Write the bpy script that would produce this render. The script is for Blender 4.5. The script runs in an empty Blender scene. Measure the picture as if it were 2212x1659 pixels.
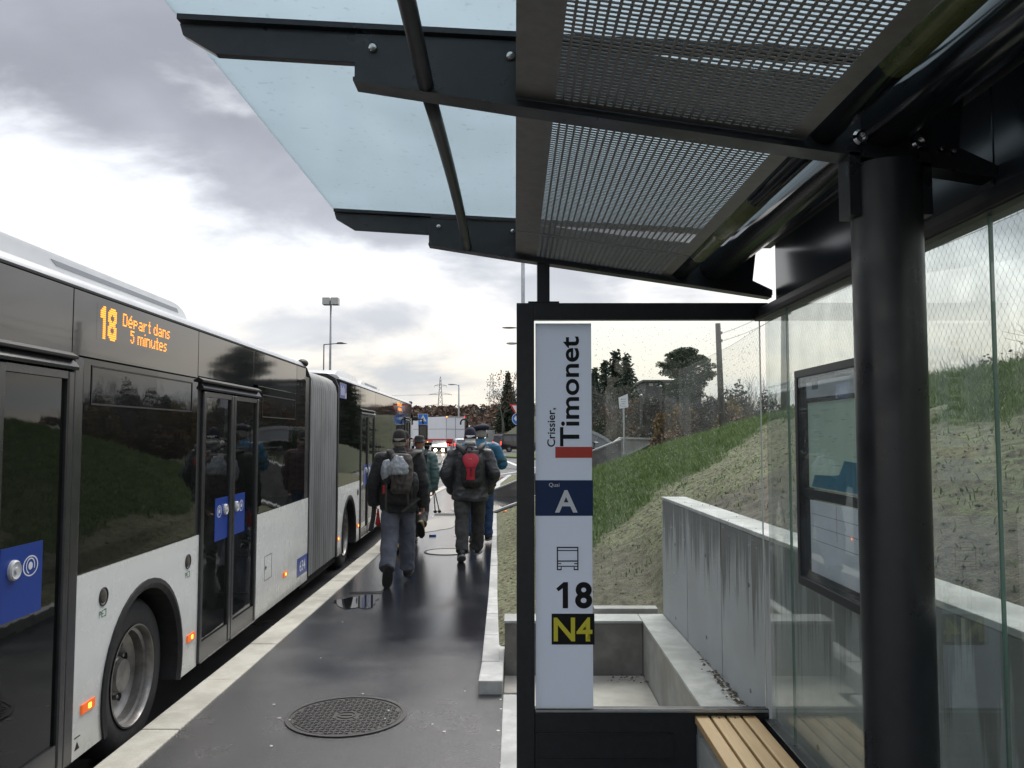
import bpy, bmesh, math, random
import numpy as np
from mathutils import Vector, Matrix, noise, Euler
R = math.radians
random.seed(7); rng = np.random.default_rng(7)
SC = bpy.context.scene
COL = SC.collection
CAMZ = 1.75

# ------------------------------------------------------------------ camera
F_PX, CX, CY, HZ, VX = 1790., 1106., 829.5, 938., 1113.
cd = bpy.data.cameras.new('camera'); cam = bpy.data.objects.new('camera', cd); COL.objects.link(cam)
cd.sensor_width = 36; cd.lens = 36*F_PX/2212; cd.clip_start = .05; cd.clip_end = 6000
cam.location = (0, 0, CAMZ)
cam.rotation_euler = (R(90)+math.atan((HZ-CY)/F_PX), 0, math.atan((VX-CX)/F_PX))
SC.camera = cam

# ------------------------------------------------------------------ world
SUN_EL, SUN_AZ = 50, 14          # degrees, azimuth measured from +Y to the right
W = bpy.data.worlds.new('World'); SC.world = W; W.use_nodes = True
nt = W.node_tree; nt.nodes.clear()
def N(t, **k):
    n = nt.nodes.new(t)
    for a, b in k.items(): setattr(n, a, b)
    return n
def L(a, b): nt.links.new(a, b)
def M2(op, a, b=None, c=None, clamp=False):
    n = N('ShaderNodeMath', operation=op, use_clamp=clamp)
    for i, v in enumerate((a, b, c)):
        if v is None: continue
        if isinstance(v, (int, float)): n.inputs[i].default_value = v
        else: L(v, n.inputs[i])
    return n.outputs[0]
def SS(x, lo, hi, a=0., b=1.):
    n = N('ShaderNodeMapRange', interpolation_type='SMOOTHSTEP')
    L(x, n.inputs[0]); n.inputs[1].default_value = lo; n.inputs[2].default_value = hi
    n.inputs[3].default_value = a; n.inputs[4].default_value = b
    return n.outputs[0]
def MIXC(f, a, b):
    n = N('ShaderNodeMix', data_type='RGBA')
    if isinstance(f, (int, float)): n.inputs[0].default_value = f
    else: L(f, n.inputs[0])
    for i, v in ((6, a), (7, b)):
        if isinstance(v, tuple): n.inputs[i].default_value = (*v, 1)
        else: L(v, n.inputs[i])
    return n.outputs[2]
tc = N('ShaderNodeTexCoord'); sp = N('ShaderNodeSeparateXYZ'); L(tc.outputs['Generated'], sp.inputs[0])
zc = M2('MAXIMUM', sp.outputs[2], 0.0)
den = M2('ADD', zc, 0.42)
cb = N('ShaderNodeCombineXYZ'); L(M2('DIVIDE', sp.outputs[0], den), cb.inputs[0]); L(M2('DIVIDE', sp.outputs[1], den), cb.inputs[1])
def NOI(vec, scale, det, rough, off=(0, 0, 0), sc=(1, 1, 1), dist=0.):
    mp = N('ShaderNodeMapping'); L(vec, mp.inputs[0]); mp.inputs['Location'].default_value = off; mp.inputs['Scale'].default_value = sc
    n = N('ShaderNodeTexNoise'); L(mp.outputs[0], n.inputs['Vector']); n.inputs['Scale'].default_value = scale
    n.inputs['Detail'].default_value = det; n.inputs['Roughness'].default_value = rough; n.inputs['Distortion'].default_value = dist
    return n.outputs[0]
n1 = NOI(cb.outputs[0], 1.15, 6, .5, (3.1, 1.7, 0), (1., 1.15, 1), .3)
n2 = NOI(cb.outputs[0], 2.6, 7, .56, (9.1, 4.2, 2), (.85, 1.3, 1), .25)
dens = M2('ADD', M2('MULTIPLY', n1, .52), M2('MULTIPLY', n2, .48))
n4 = NOI(cb.outputs[0], 2.2, 5, .5, (2.3, 8.1, 5), (.8, 1.2, 1), .3)
el = sp.outputs[2]
# heavier grey cloud higher up, thinner and brighter towards the horizon
bias = M2('ADD', SS(el, .165, .30, -.035, .15), SS(el, .44, .66, 0., -.10))
thr = M2('ADD', dens, bias)
cov = SS(thr, .465, .585)
dark = MIXC(SS(el, .10, .34), (.30, .305, .325), (.178, .182, .200))
dark = MIXC(SS(n4, .38, .68, 0., .55), dark, MIXC(SS(el, .10, .34), (.45, .45, .46), (.36, .37, .41)))
lit = MIXC(SS(el, .02, .26), (.54, .48, .40), (.60, .61, .63))
lit = MIXC(SS(el, .44, .88), lit, (1.45, 1.50, 1.58))
cl = MIXC(cov, lit, dark)
# low bank of blue grey haze just above the horizon
low = M2('MULTIPLY', SS(el, .0, .035), SS(el, .085, .035))
n3 = NOI(cb.outputs[0], 1.6, 4, .5, (1., 7., 0), (.6, 1.6, 1))
cl = MIXC(M2('MULTIPLY', M2('MULTIPLY', low, SS(n3, .35, .6)), .75), cl, (.33, .37, .42))
sky = N('ShaderNodeTexSky', sky_type='NISHITA'); sky.sun_disc = False
sky.sun_elevation = R(SUN_EL); sky.sun_rotation = R(SUN_AZ)
b1 = N('ShaderNodeBackground'); L(sky.outputs[0], b1.inputs[0]); b1.inputs[1].default_value = .10
b2 = N('ShaderNodeBackground'); L(cl, b2.inputs[0]); b2.inputs[1].default_value = 1.0
mx = N('ShaderNodeMixShader'); mx.inputs[0].default_value = .93; L(b1.outputs[0], mx.inputs[1]); L(b2.outputs[0], mx.inputs[2])
wo = N('ShaderNodeOutputWorld'); L(mx.outputs[0], wo.inputs[0])
sd = bpy.data.lights.new('sun', 'SUN'); sd.energy = 1.4; sd.angle = R(40); sd.color = (1, .95, .88)
sun = bpy.data.objects.new('sun', sd); COL.objects.link(sun); sun.location = (-10, 20, 30)
dv = Vector((math.sin(R(SUN_AZ))*math.cos(R(SUN_EL)), math.cos(R(SUN_AZ))*math.cos(R(SUN_EL)), math.sin(R(SUN_EL))))
sun.rotation_euler = dv.to_track_quat('Z', 'Y').to_euler()
SC.view_settings.view_transform = 'Standard'; SC.view_settings.look = 'None'
SC.view_settings.exposure = 1.05; SC.view_settings.gamma = 1; SC.view_settings.use_curve_mapping = False

# ------------------------------------------------------------------ materials
MATS = {}
def pm(name, c, rough=.6, c2=None, scale=8., met=0., bump=0., bscale=40., spec=.5, det=4., rough2=None, rscale=3., emit=None, es=0., coat=0., stretch=None, bdist=.01, c3=None, s3=1.5, alpha=None, lo=.38, hi=.62):
    m = bpy.data.materials.new(name); m.use_nodes = True
    t = m.node_tree; b = t.nodes['Principled BSDF']
    b.inputs['Base Color'].default_value = (*c, 1); b.inputs['Roughness'].default_value = rough
    b.inputs['Metallic'].default_value = met; b.inputs['Specular IOR Level'].default_value = spec
    if coat: b.inputs['Coat Weight'].default_value = coat; b.inputs['Coat Roughness'].default_value = .05
    tcn = t.nodes.new('ShaderNodeTexCoord'); mp = t.nodes.new('ShaderNodeMapping'); t.links.new(tcn.outputs['Object'], mp.inputs[0])
    if stretch: mp.inputs['Scale'].default_value = stretch
    def noi(s, d=det, r=.6):
        n = t.nodes.new('ShaderNodeTexNoise'); t.links.new(mp.outputs[0], n.inputs['Vector'])
        n.inputs['Scale'].default_value = s; n.inputs['Detail'].default_value = d; n.inputs['Roughness'].default_value = r; return n.outputs[0]
    def mr(x, a, bb, lo=0., hi=1.):
        n = t.nodes.new('ShaderNodeMapRange'); t.links.new(x, n.inputs[0])
        n.inputs[1].default_value = a; n.inputs[2].default_value = bb; n.inputs[3].default_value = lo; n.inputs[4].default_value = hi; return n.outputs[0]
    if c2:
        mxn = t.nodes.new('ShaderNodeMix'); mxn.data_type = 'RGBA'; t.links.new(mr(noi(scale), lo, hi), mxn.inputs[0])
        mxn.inputs[6].default_value = (*c, 1); mxn.inputs[7].default_value = (*c2, 1); o = mxn.outputs[2]
        if c3:
            m3 = t.nodes.new('ShaderNodeMix'); m3.data_type = 'RGBA'; t.links.new(mr(noi(s3), .45, .62), m3.inputs[0])
            t.links.new(o, m3.inputs[6]); m3.inputs[7].default_value = (*c3, 1); o = m3.outputs[2]
        t.links.new(o, b.inputs['Base Color'])
    if rough2 is not None: t.links.new(mr(noi(rscale, 5.), .36, .66, rough, rough2), b.inputs['Roughness'])
    if bump:
        bn = t.nodes.new('ShaderNodeBump'); t.links.new(noi(bscale, 5.), bn.inputs['Height'])
        bn.inputs['Strength'].default_value = bump; bn.inputs['Distance'].default_value = bdist; t.links.new(bn.outputs[0], b.inputs['Normal'])
    if emit: b.inputs['Emission Color'].default_value = (*emit, 1); b.inputs['Emission Strength'].default_value = es
    MATS[name] = m; return m
def fres(t, ior):   # fresnel that is the same on both faces of a thin pane
    g = t.nodes.new('ShaderNodeNewGeometry'); m = t.nodes.new('ShaderNodeMath'); m.operation = 'MULTIPLY_ADD'
    t.links.new(g.outputs['Backfacing'], m.inputs[0]); m.inputs[1].default_value = 1/ior-ior; m.inputs[2].default_value = ior
    f = t.nodes.new('ShaderNodeFresnel'); t.links.new(m.outputs[0], f.inputs[0]); return f
def glassmat(name, tint, refl=.9, dirt=.03, dirtc=(.6, .65, .63), rough=0.0, wav=0., fmin=.0):
    m = bpy.data.materials.new(name); m.use_nodes = True; t = m.node_tree; t.nodes.clear()
    tr = t.nodes.new('ShaderNodeBsdfTransparent'); tr.inputs[0].default_value = (*tint, 1)
    df = t.nodes.new('ShaderNodeBsdfDiffuse'); df.inputs[0].default_value = (*dirtc, 1)
    gl = t.nodes.new('ShaderNodeBsdfGlossy'); gl.inputs['Roughness'].default_value = rough; gl.inputs[0].default_value = (refl, refl, refl, 1)
    fr = fres(t, 1.36)
    tcn = t.nodes.new('ShaderNodeTexCoord'); no = t.nodes.new('ShaderNodeTexNoise'); t.links.new(tcn.outputs['Object'], no.inputs['Vector'])
    no.inputs['Scale'].default_value = 3.5; no.inputs['Detail'].default_value = 5; no.inputs['Roughness'].default_value = .7
    mr = t.nodes.new('ShaderNodeMapRange'); t.links.new(no.outputs[0], mr.inputs[0]); mr.inputs[1].default_value = .35; mr.inputs[2].default_value = .7
    mr.inputs[3].default_value = dirt*.3; mr.inputs[4].default_value = dirt*1.6
    m1 = t.nodes.new('ShaderNodeMixShader'); t.links.new(mr.outputs[0], m1.inputs[0]); t.links.new(tr.outputs[0], m1.inputs[1]); t.links.new(df.outputs[0], m1.inputs[2])
    m2 = t.nodes.new('ShaderNodeMixShader'); t.links.new(fr.outputs[0], m2.inputs[0]); t.links.new(m1.outputs[0], m2.inputs[1]); t.links.new(gl.outputs[0], m2.inputs[2])
    ou = t.nodes.new('ShaderNodeOutputMaterial'); t.links.new(m2.outputs[0], ou.inputs[0]); MATS[name] = m; return m

pm('asphalt_wet', (.010, .012, .016), .13, (.050, .053, .060), 95, bump=.8, bscale=80, bdist=.005, rough2=.31, rscale=1.3, spec=.9, det=7, lo=.47, hi=.66)
pm('asphalt_road', (.035, .037, .04), .22, (.06, .062, .066), 3, bump=.2, bscale=90, rough2=.45, rscale=.35, spec=.6, det=8)
pm('tactile_concrete', (.48, .465, .40), .55, (.56, .545, .48), 7, bump=.25, bscale=160, rough2=.8, c3=(.40, .385, .33), s3=2.2)
pm('kerb_concrete', (.40, .41, .40), .5, (.52, .53, .52), 9, bump=.25, bscale=120, rough2=.8, c3=(.33, .34, .33), s3=1.7)
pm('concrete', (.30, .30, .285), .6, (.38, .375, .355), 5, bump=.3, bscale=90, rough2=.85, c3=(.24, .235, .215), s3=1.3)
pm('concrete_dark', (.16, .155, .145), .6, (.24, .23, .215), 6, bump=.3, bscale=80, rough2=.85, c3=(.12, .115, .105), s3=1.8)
pm('pit_floor', (.36, .34, .31), .55, (.46, .44, .40), 4, bump=.2, bscale=60, rough2=.85)
pm('steel_anthracite', (.012, .0145, .0185), .27, (.018, .021, .026), 30, rough2=.44, rscale=9., c3=(.020, .022, .025), s3=3.5, spec=.5, bump=.05, bscale=220, bdist=.001)
pm('steel_satin', (.014, .0165, .021), .42, (.019, .022, .027), 30, spec=.45, bump=.08, bscale=260, bdist=.001)
pm('tube_gloss', (.010, .013, .017), .14, (.014, .017, .02), 10, spec=.8)
pm('tube_green_reflection', (.10, .115, .04), .22, (.14, .15, .06), 14, spec=.7)  # green reflection of the bank, painted as a tube colour
pm('fascia_gloss', (.020, .028, .038), .2, (.026, .036, .048), 4, spec=.8)
pm('perforated_metal', (.20, .185, .175), .45, (.235, .22, .205), 30, met=.3, bump=.05, bscale=200, bdist=.001)
pm('chrome', (.6, .6, .6), .12, met=1.)
pm('wood_slat', (.50, .34, .17), .5, (.58, .41, .22), 3, stretch=(22, 1.6, 22), bump=.12, bscale=18, bdist=.002, rough2=.6, det=6, c3=(.46, .31, .15), s3=.8)
pm('film_white', (.55, .60, .69), .35, (.57, .62, .71), 2)
pm('print_black', (.012, .012, .014), .5, spec=.2)
pm('print_red', (.55, .05, .035), .4)
pm('print_navy', (.008, .03, .11), .4, spec=.3)
pm('print_yellow', (.70, .64, .05), .4)
pm('print_white', (.72, .75, .80), .4)
pm('print_green', (.02, .16, .06), .5)
pm('print_grey', (.28, .30, .33), .5)
pm('paper', (.70, .75, .80), .5, (.74, .79, .84), 3)
pm('map_paper', (.42, .50, .45), .5, (.50, .57, .50), 6)
pm('map_blue', (.06, .20, .32), .5)
pm('bus_white', (.77, .79, .77), .22, (.785, .805, .785), .9, coat=.3, rough2=.32)
pm('bus_roof_white', (.60, .62, .64), .3, (.68, .70, .71), 2, coat=.2)
pm('bus_glass', (.006, .007, .007), .025, (.009, .010, .009), 1.0, spec=.42, bump=.10, bscale=.9, bdist=.02)
pm('bus_black_band', (.012, .013, .016), .05, (.016, .017, .02), .8, spec=1.0, bump=.05, bscale=.8, bdist=.02)
pm('bus_door_grey', (.030, .031, .034), .22, (.04, .041, .044), 12, spec=.6)
pm('bus_rubber', (.012, .012, .013), .6, (.018, .018, .02), 20)
pm('sticker_blue', (.010, .045, .28), .3, (.012, .05, .31), 3)
pm('bellows_grey', (.20, .205, .21), .55, (.27, .275, .28), 12, stretch=(1, 1, .15), bump=.1, bscale=60, c3=(.15, .15, .15), s3=2.)
pm('tyre_rubber', (.022, .022, .024), .7, (.034, .034, .036), 18, bump=.3, bscale=70)
pm('rim_steel', (.22, .21, .20), .38, (.32, .31, .30), 12, met=.75, bump=.1, bscale=60)
pm('button_grey', (.55, .56, .57), .35, (.6, .61, .62), 10)
pm('lens_amber', (.6, .10, .01), .3, emit=(1, .16, .01), es=.22)
pm('lens_amber_hot', (.9, .3, .02), .3, emit=(1, .32, .03), es=3.5)
pm('led_orange', (.9, .3, .02), .4, emit=(1, .27, .012), es=1.15)
pm('lens_red', (.5, .01, .01), .3, emit=(1, .03, .02), es=2.4)
pm('headlight_lit', (1, .8, .5), .3, emit=(1, .72, .38), es=16.)
pm('dark_void', (.004, .004, .004), .9)
pm('lamp_metal', (.27, .28, .29), .4, (.32, .33, .34), 4, met=.4)
pm('lamp_box', (.46, .47, .46), .5, (.5, .51, .5), 4)
pm('lamp_dark', (.10, .095, .09), .5)
pm('galvanised', (.34, .36, .38), .4, (.42, .44, .46), 12, met=.5)
pm('sign_blue', (.015, .17, .60), .4)
pm('sign_white', (.75, .77, .8), .45)
pm('sign_red', (.60, .03, .03), .4)
pm('old_wood', (.13, .125, .115), .8, (.21, .20, .185), 9, stretch=(1, 1, .2), bump=.5, bscale=30)
pm('wire_steel', (.20, .21, .21), .5, met=.5)
pm('cast_iron', (.022, .022, .023), .32, (.040, .039, .038), 22, bump=.3, bscale=160, rough2=.5, spec=.6, met=.2)
pm('moss_soil', (.145, .14, .08), .9, (.205, .235, .115), 13, bump=.9, bscale=60, bdist=.02, c3=(.055, .042, .030), s3=19., det=9)
pm('grass_ground', (.05, .06, .03), .95, (.075, .09, .04), 7, bump=.6, bscale=30)
pm('grass_blade', (.12, .19, .045), .6, (.20, .27, .09), 3)
pm('grass_lawn', (.06, .10, .028), .9, (.085, .13, .04), 2)
pm('mound_grass', (.055, .06, .035), .95, (.085, .095, .05), 1)
pm('leaf_spruce', (.018, .034, .020), .75, (.035, .055, .028), 4, lo=.3, hi=.7)
pm('leaf_pine', (.030, .050, .026), .7, (.055, .082, .04), 4)
pm('twig_brown', (.075, .055, .042), .9, (.12, .088, .062), 3)
pm('twig_rust', (.12, .078, .052), .9, (.17, .11, .07), 3)
pm('twig_yellow', (.20, .14, .06), .9, (.27, .19, .085), 3)
pm('twig_grey', (.085, .085, .075), .9, (.13, .13, .11), 3)
pm('bark', (.06, .05, .04), .9, (.10, .085, .07), 12, bump=.5, bscale=30)
pm('forest_brown', (.082, .062, .052), .95, (.118, .085, .068), .05, c3=(.145, .088, .056), s3=.02)
pm('forest_green', (.034, .048, .042), .95, (.05, .065, .055), .05)
pm('puddle', (.012, .013, .015), .03, spec=1.)
pm('building_dark', (.10, .10, .105), .7, (.13, .13, .13), 1)
pm('building_pale', (.42, .42, .42), .7, (.5, .5, .5), 1)
pm('paint_white', (.6, .61, .6), .5, (.7, .71, .7), 5)
pm('truck_white', (.78, .80, .84), .35, (.82, .84, .88), .7)
pm('truck_red', (.50, .03, .03), .35)
pm('car_silver', (.42, .44, .47), .25, met=.4, coat=.5)
pm('car_black', (.012, .012, .014), .2, coat=.6)
pm('car_glass', (.02, .024, .028), .06, spec=.9)
pm('skin', (.44, .22, .155), .55, (.50, .27, .19), 14, bump=.1, bscale=60)
pm('hair_white', (.66, .65, .62), .8, (.78, .77, .74), 60, bump=.8, bscale=90)
pm('hair_grey', (.20, .19, .17), .8, (.33, .31, .28), 60, bump=.8, bscale=90)
pm('fleece_charcoal', (.020, .021, .023), .95, (.035, .036, .039), 30, bump=.6, bscale=90)
pm('fleece_black', (.010, .009, .010), .95, (.018, .016, .017), 30, bump=.6, bscale=120)
pm('jacket_shell_black', (.030, .032, .036), .42, (.045, .048, .053), 8, bump=.3, bscale=14, bdist=.02)
pm('jacket_shell_grey', (.055, .058, .064), .5, (.07, .073, .08), 8, bump=.3, bscale=16, bdist=.02)
pm('jacket_teal', (.085, .15, .145), .55, (.12, .20, .19), 6, bump=.3, bscale=18, bdist=.02)
pm('jacket_blue', (.010, .10, .19), .5, (.015, .135, .24), 6, bump=.3, bscale=18, bdist=.02)
pm('jacket_teal_dark', (.01, .05, .06), .6)
pm('jacket_maroon', (.03, .012, .014), .8, (.05, .02, .022), 12)
pm('trousers_greyblue', (.085, .095, .125), .8, (.12, .13, .165), 8, bump=.4, bscale=22, bdist=.015)
pm('trousers_charcoal', (.035, .036, .036), .8, (.055, .056, .055), 8, bump=.4, bscale=22, bdist=.015)
pm('trousers_jeans', (.018, .045, .12), .85, (.035, .075, .17), 8, bump=.3, bscale=40)
pm('shoe_black', (.012, .012, .013), .5, (.02, .02, .022), 20)
pm('shoe_tan', (.34, .24, .10), .7, (.42, .31, .14), 20)
pm('shoe_sole', (.02, .02, .02), .7)
pm('shoe_sole_grey', (.25, .25, .25), .6)
pm('cap_black', (.018, .016, .017), .9, (.03, .027, .028), 30, bump=.4, bscale=80)
pm('cap_navy', (.008, .009, .025), .8, (.014, .015, .036), 30, bump=.3, bscale=80)
pm('hat_black', (.008, .009, .009), .7)
pm('pack_brown', (.050, .043, .038), .7, (.075, .066, .058), 9, bump=.4, bscale=26, bdist=.015)
pm('pack_black', (.012, .012, .014), .65, (.022, .022, .025), 9, bump=.4, bscale=26, bdist=.015)
pm('pack_grey', (.28, .31, .34), .6, (.38, .41, .44), 7, bump=.6, bscale=18, bdist=.02)
pm('pack_red', (.38, .010, .025), .55, (.46, .018, .038), 9, bump=.3, bscale=30, bdist=.01)
pm('strap_grey', (.045, .043, .042), .75, (.06, .058, .056), 20)
pm('red_cloth', (.40, .02, .02), .7)
pm('orange_fruit', (.85, .25, .03), .5)
pm('litter_white', (.65, .65, .6), .6)
pm('litter_blue', (.12, .18, .45), .5)
glassmat('glass_clear', (.965, .985, .975), dirt=.012)
glassmat('glass_back', (.94, .975, .955), dirt=.15, dirtc=(.52, .58, .54))
glassmat('glass_case', (.96, .975, .97), dirt=.05, dirtc=(.45, .5, .5))
pm('glass_edge', (.10, .19, .155), .2)
pm('glass_edge_light', (.5, .58, .54), .2)
glassmat('droplet', (.95, .95, .95), dirt=.35, dirtc=(.9, .93, .95))  # no dirt on the drops: white mixed in to imitate their sparkle
def roofglass():
    m = bpy.data.materials.new('glass_frosted'); m.use_nodes = True; t = m.node_tree; t.nodes.clear()
    tr = t.nodes.new('ShaderNodeBsdfTranslucent')
    tc_ = t.nodes.new('ShaderNodeTexCoord'); mm = None
    for sc_, lo_, hi_, k_ in ((1.6, .3, .7, .90), (38., .62, .72, .80)):
        n_ = t.nodes.new('ShaderNodeTexNoise'); t.links.new(tc_.outputs['Object'], n_.inputs['Vector']); n_.inputs['Scale'].default_value = sc_; n_.inputs['Detail'].default_value = 5
        r_ = t.nodes.new('ShaderNodeMapRange'); t.links.new(n_.outputs[0], r_.inputs[0]); r_.inputs[1].default_value = lo_; r_.inputs[2].default_value = hi_; r_.inputs[3].default_value = 1.; r_.inputs[4].default_value = k_
        if mm is None: mm = r_.outputs[0]
        else:
            q_ = t.nodes.new('ShaderNodeMath'); q_.operation = 'MULTIPLY'; t.links.new(mm, q_.inputs[0]); t.links.new(r_.outputs[0], q_.inputs[1]); mm = q_.outputs[0]
    vm = t.nodes.new('ShaderNodeVectorMath'); vm.operation = 'SCALE'; vm.inputs[0].default_value = (.645, .725, .765); t.links.new(mm, vm.inputs['Scale']); t.links.new(vm.outputs[0], tr.inputs[0])
    df = t.nodes.new('ShaderNodeBsdfDiffuse'); df.inputs[0].default_value = (.55, .68, .74, 1)
    gl = t.nodes.new('ShaderNodeBsdfGlossy'); gl.inputs['Roughness'].default_value = .12
    fr = fres(t, 1.25)
    a = t.nodes.new('ShaderNodeMixShader'); a.inputs[0].default_value = .12; t.links.new(tr.outputs[0], a.inputs[1]); t.links.new(df.outputs[0], a.inputs[2])
    b = t.nodes.new('ShaderNodeMixShader'); t.links.new(fr.outputs[0], b.inputs[0]); t.links.new(a.outputs[0], b.inputs[1]); t.links.new(gl.outputs[0], b.inputs[2])
    ou = t.nodes.new('ShaderNodeOutputMaterial'); t.links.new(b.outputs[0], ou.inputs[0]); MATS['glass_frosted'] = m
roofglass()
def grooves(name, axis_vec, scale, strength, dist):   # adds fine ribs to a material's bump
    m = MATS[name]; t = m.node_tree; b = t.nodes['Principled BSDF']
    tcn = t.nodes.new('ShaderNodeTexCoord'); mp = t.nodes.new('ShaderNodeMapping'); mp.inputs['Rotation'].default_value = axis_vec
    t.links.new(tcn.outputs['Object'], mp.inputs[0]); w = t.nodes.new('ShaderNodeTexWave'); t.links.new(mp.outputs[0], w.inputs[0])
    w.inputs['Scale'].default_value = scale
    bn = t.nodes.new('ShaderNodeBump'); bn.inputs['Strength'].default_value = strength; bn.inputs['Distance'].default_value = dist
    t.links.new(w.outputs[1], bn.inputs['Height'])
    old = [l for l in t.links if l.to_socket == b.inputs['Normal']]
    if old: t.links.new(old[0].from_socket, bn.inputs['Normal'])
    t.links.new(bn.outputs[0], b.inputs['Normal'])
grooves('tactile_concrete', (0, 0, R(45)), 9., .6, .006)

def wallmat():   # fair-faced concrete with dark water runs hanging from the top edge
    m = pm('concrete_stained', (.40, .415, .43), .5, (.455, .47, .485), 3, bump=.2, bscale=70, rough2=.7)
    t = m.node_tree; b = t.nodes['Principled BSDF']; src = b.inputs['Base Color'].links[0].from_socket
    g = t.nodes.new('ShaderNodeNewGeometry'); s = t.nodes.new('ShaderNodeSeparateXYZ'); t.links.new(g.outputs['Position'], s.inputs[0])
    mp = t.nodes.new('ShaderNodeMapping'); t.links.new(g.outputs['Position'], mp.inputs[0]); mp.inputs['Scale'].default_value = (1, 11, .55)
    n = t.nodes.new('ShaderNodeTexNoise'); t.links.new(mp.outputs[0], n.inputs['Vector']); n.inputs['Scale'].default_value = 1.4; n.inputs['Detail'].default_value = 6; n.inputs['Roughness'].default_value = .65
    a = t.nodes.new('ShaderNodeMath'); a.operation = 'MULTIPLY_ADD'; t.links.new(n.outputs[0], a.inputs[0]); a.inputs[1].default_value = 2.1; t.links.new(s.outputs[2], a.inputs[2])
    r = t.nodes.new('ShaderNodeMapRange'); t.links.new(a.outputs[0], r.inputs[0]); r.inputs[1].default_value = 1.98; r.inputs[2].default_value = 2.16; r.inputs[4].default_value = .85
    x = t.nodes.new('ShaderNodeMix'); x.data_type = 'RGBA'; t.links.new(r.outputs[0], x.inputs[0]); t.links.new(src, x.inputs[6]); x.inputs[7].default_value = (.13, .13, .122, 1)
    t.links.new(x.outputs[2], b.inputs['Base Color'])
wallmat()

def wetter():    # standing film of water on the far half of the platform
    m = MATS['asphalt_wet']; t = m.node_tree; b = t.nodes['Principled BSDF']; src = b.inputs['Roughness'].links[0].from_socket
    g = t.nodes.new('ShaderNodeNewGeometry'); s = t.nodes.new('ShaderNodeSeparateXYZ'); t.links.new(g.outputs['Position'], s.inputs[0])
    n = t.nodes.new('ShaderNodeTexNoise'); t.links.new(g.outputs['Position'], n.inputs['Vector']); n.inputs['Scale'].default_value = .9; n.inputs['Detail'].default_value = 6
    a = t.nodes.new('ShaderNodeMath'); a.operation = 'MULTIPLY_ADD'; t.links.new(n.outputs[0], a.inputs[0]); a.inputs[1].default_value = 9.; t.links.new(s.outputs[1], a.inputs[2])
    r = t.nodes.new('ShaderNodeMapRange'); r.interpolation_type = 'SMOOTHSTEP'; t.links.new(a.outputs[0], r.inputs[0]); r.inputs[1].default_value = 9.5; r.inputs[2].default_value = 13.5; r.inputs[3].default_value = 1.; r.inputs[4].default_value = .30
    q = t.nodes.new('ShaderNodeMath'); q.operation = 'MULTIPLY'; t.links.new(src, q.inputs[0]); t.links.new(r.outputs[0], q.inputs[1]); t.links.new(q.outputs[0], b.inputs['Roughness'])
    bn = [x for x in t.nodes if x.type == 'BUMP'][0]; q2 = t.nodes.new('ShaderNodeMath'); q2.operation = 'MULTIPLY'; t.links.new(r.outputs[0], q2.inputs[0]); q2.inputs[1].default_value = .9; t.links.new(q2.outputs[0], bn.inputs['Strength'])
wetter()
def spray():     # road dirt thrown up along the sills of the bus
    m = MATS['bus_white']; t = m.node_tree; b = t.nodes['Principled BSDF']; src = b.inputs['Base Color'].links[0].from_socket
    g = t.nodes.new('ShaderNodeNewGeometry'); s = t.nodes.new('ShaderNodeSeparateXYZ'); t.links.new(g.outputs['Position'], s.inputs[0])
    n = t.nodes.new('ShaderNodeTexNoise'); t.links.new(g.outputs['Position'], n.inputs['Vector']); n.inputs['Scale'].default_value = 5; n.inputs['Detail'].default_value = 8; n.inputs['Roughness'].default_value = .7
    a = t.nodes.new('ShaderNodeMath'); a.operation = 'MULTIPLY_ADD'; t.links.new(n.outputs[0], a.inputs[0]); a.inputs[1].default_value = -.55; t.links.new(s.outputs[2], a.inputs[2])
    r = t.nodes.new('ShaderNodeMapRange'); t.links.new(a.outputs[0], r.inputs[0]); r.inputs[1].default_value = .32; r.inputs[2].default_value = -.22; r.inputs[3].default_value = .0; r.inputs[4].default_value = .55
    x = t.nodes.new('ShaderNodeMix'); x.data_type = 'RGBA'; t.links.new(r.outputs[0], x.inputs[0]); t.links.new(src, x.inputs[6]); x.inputs[7].default_value = (.24, .225, .20, 1)
    t.links.new(x.outputs[2], b.inputs['Base Color'])
spray()
def translucent(name, c, f=.5):
    m = bpy.data.materials.new(name); m.use_nodes = True; t = m.node_tree; t.nodes.clear()
    d = t.nodes.new('ShaderNodeBsdfDiffuse'); d.inputs[0].default_value = (*c, 1); r = t.nodes.new('ShaderNodeBsdfTranslucent'); r.inputs[0].default_value = (*c, 1)
    x = t.nodes.new('ShaderNodeMixShader'); x.inputs[0].default_value = f; t.links.new(d.outputs[0], x.inputs[1]); t.links.new(r.outputs[0], x.inputs[2])
    o = t.nodes.new('ShaderNodeOutputMaterial'); t.links.new(x.outputs[0], o.inputs[0]); MATS[name] = m
translucent('film_white', (.72, .76, .84), .5); translucent('paper', (.88, .91, .96)); translucent('map_paper', (.78, .88, .82)); translucent('map_blue', (.22, .52, .68))
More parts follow.
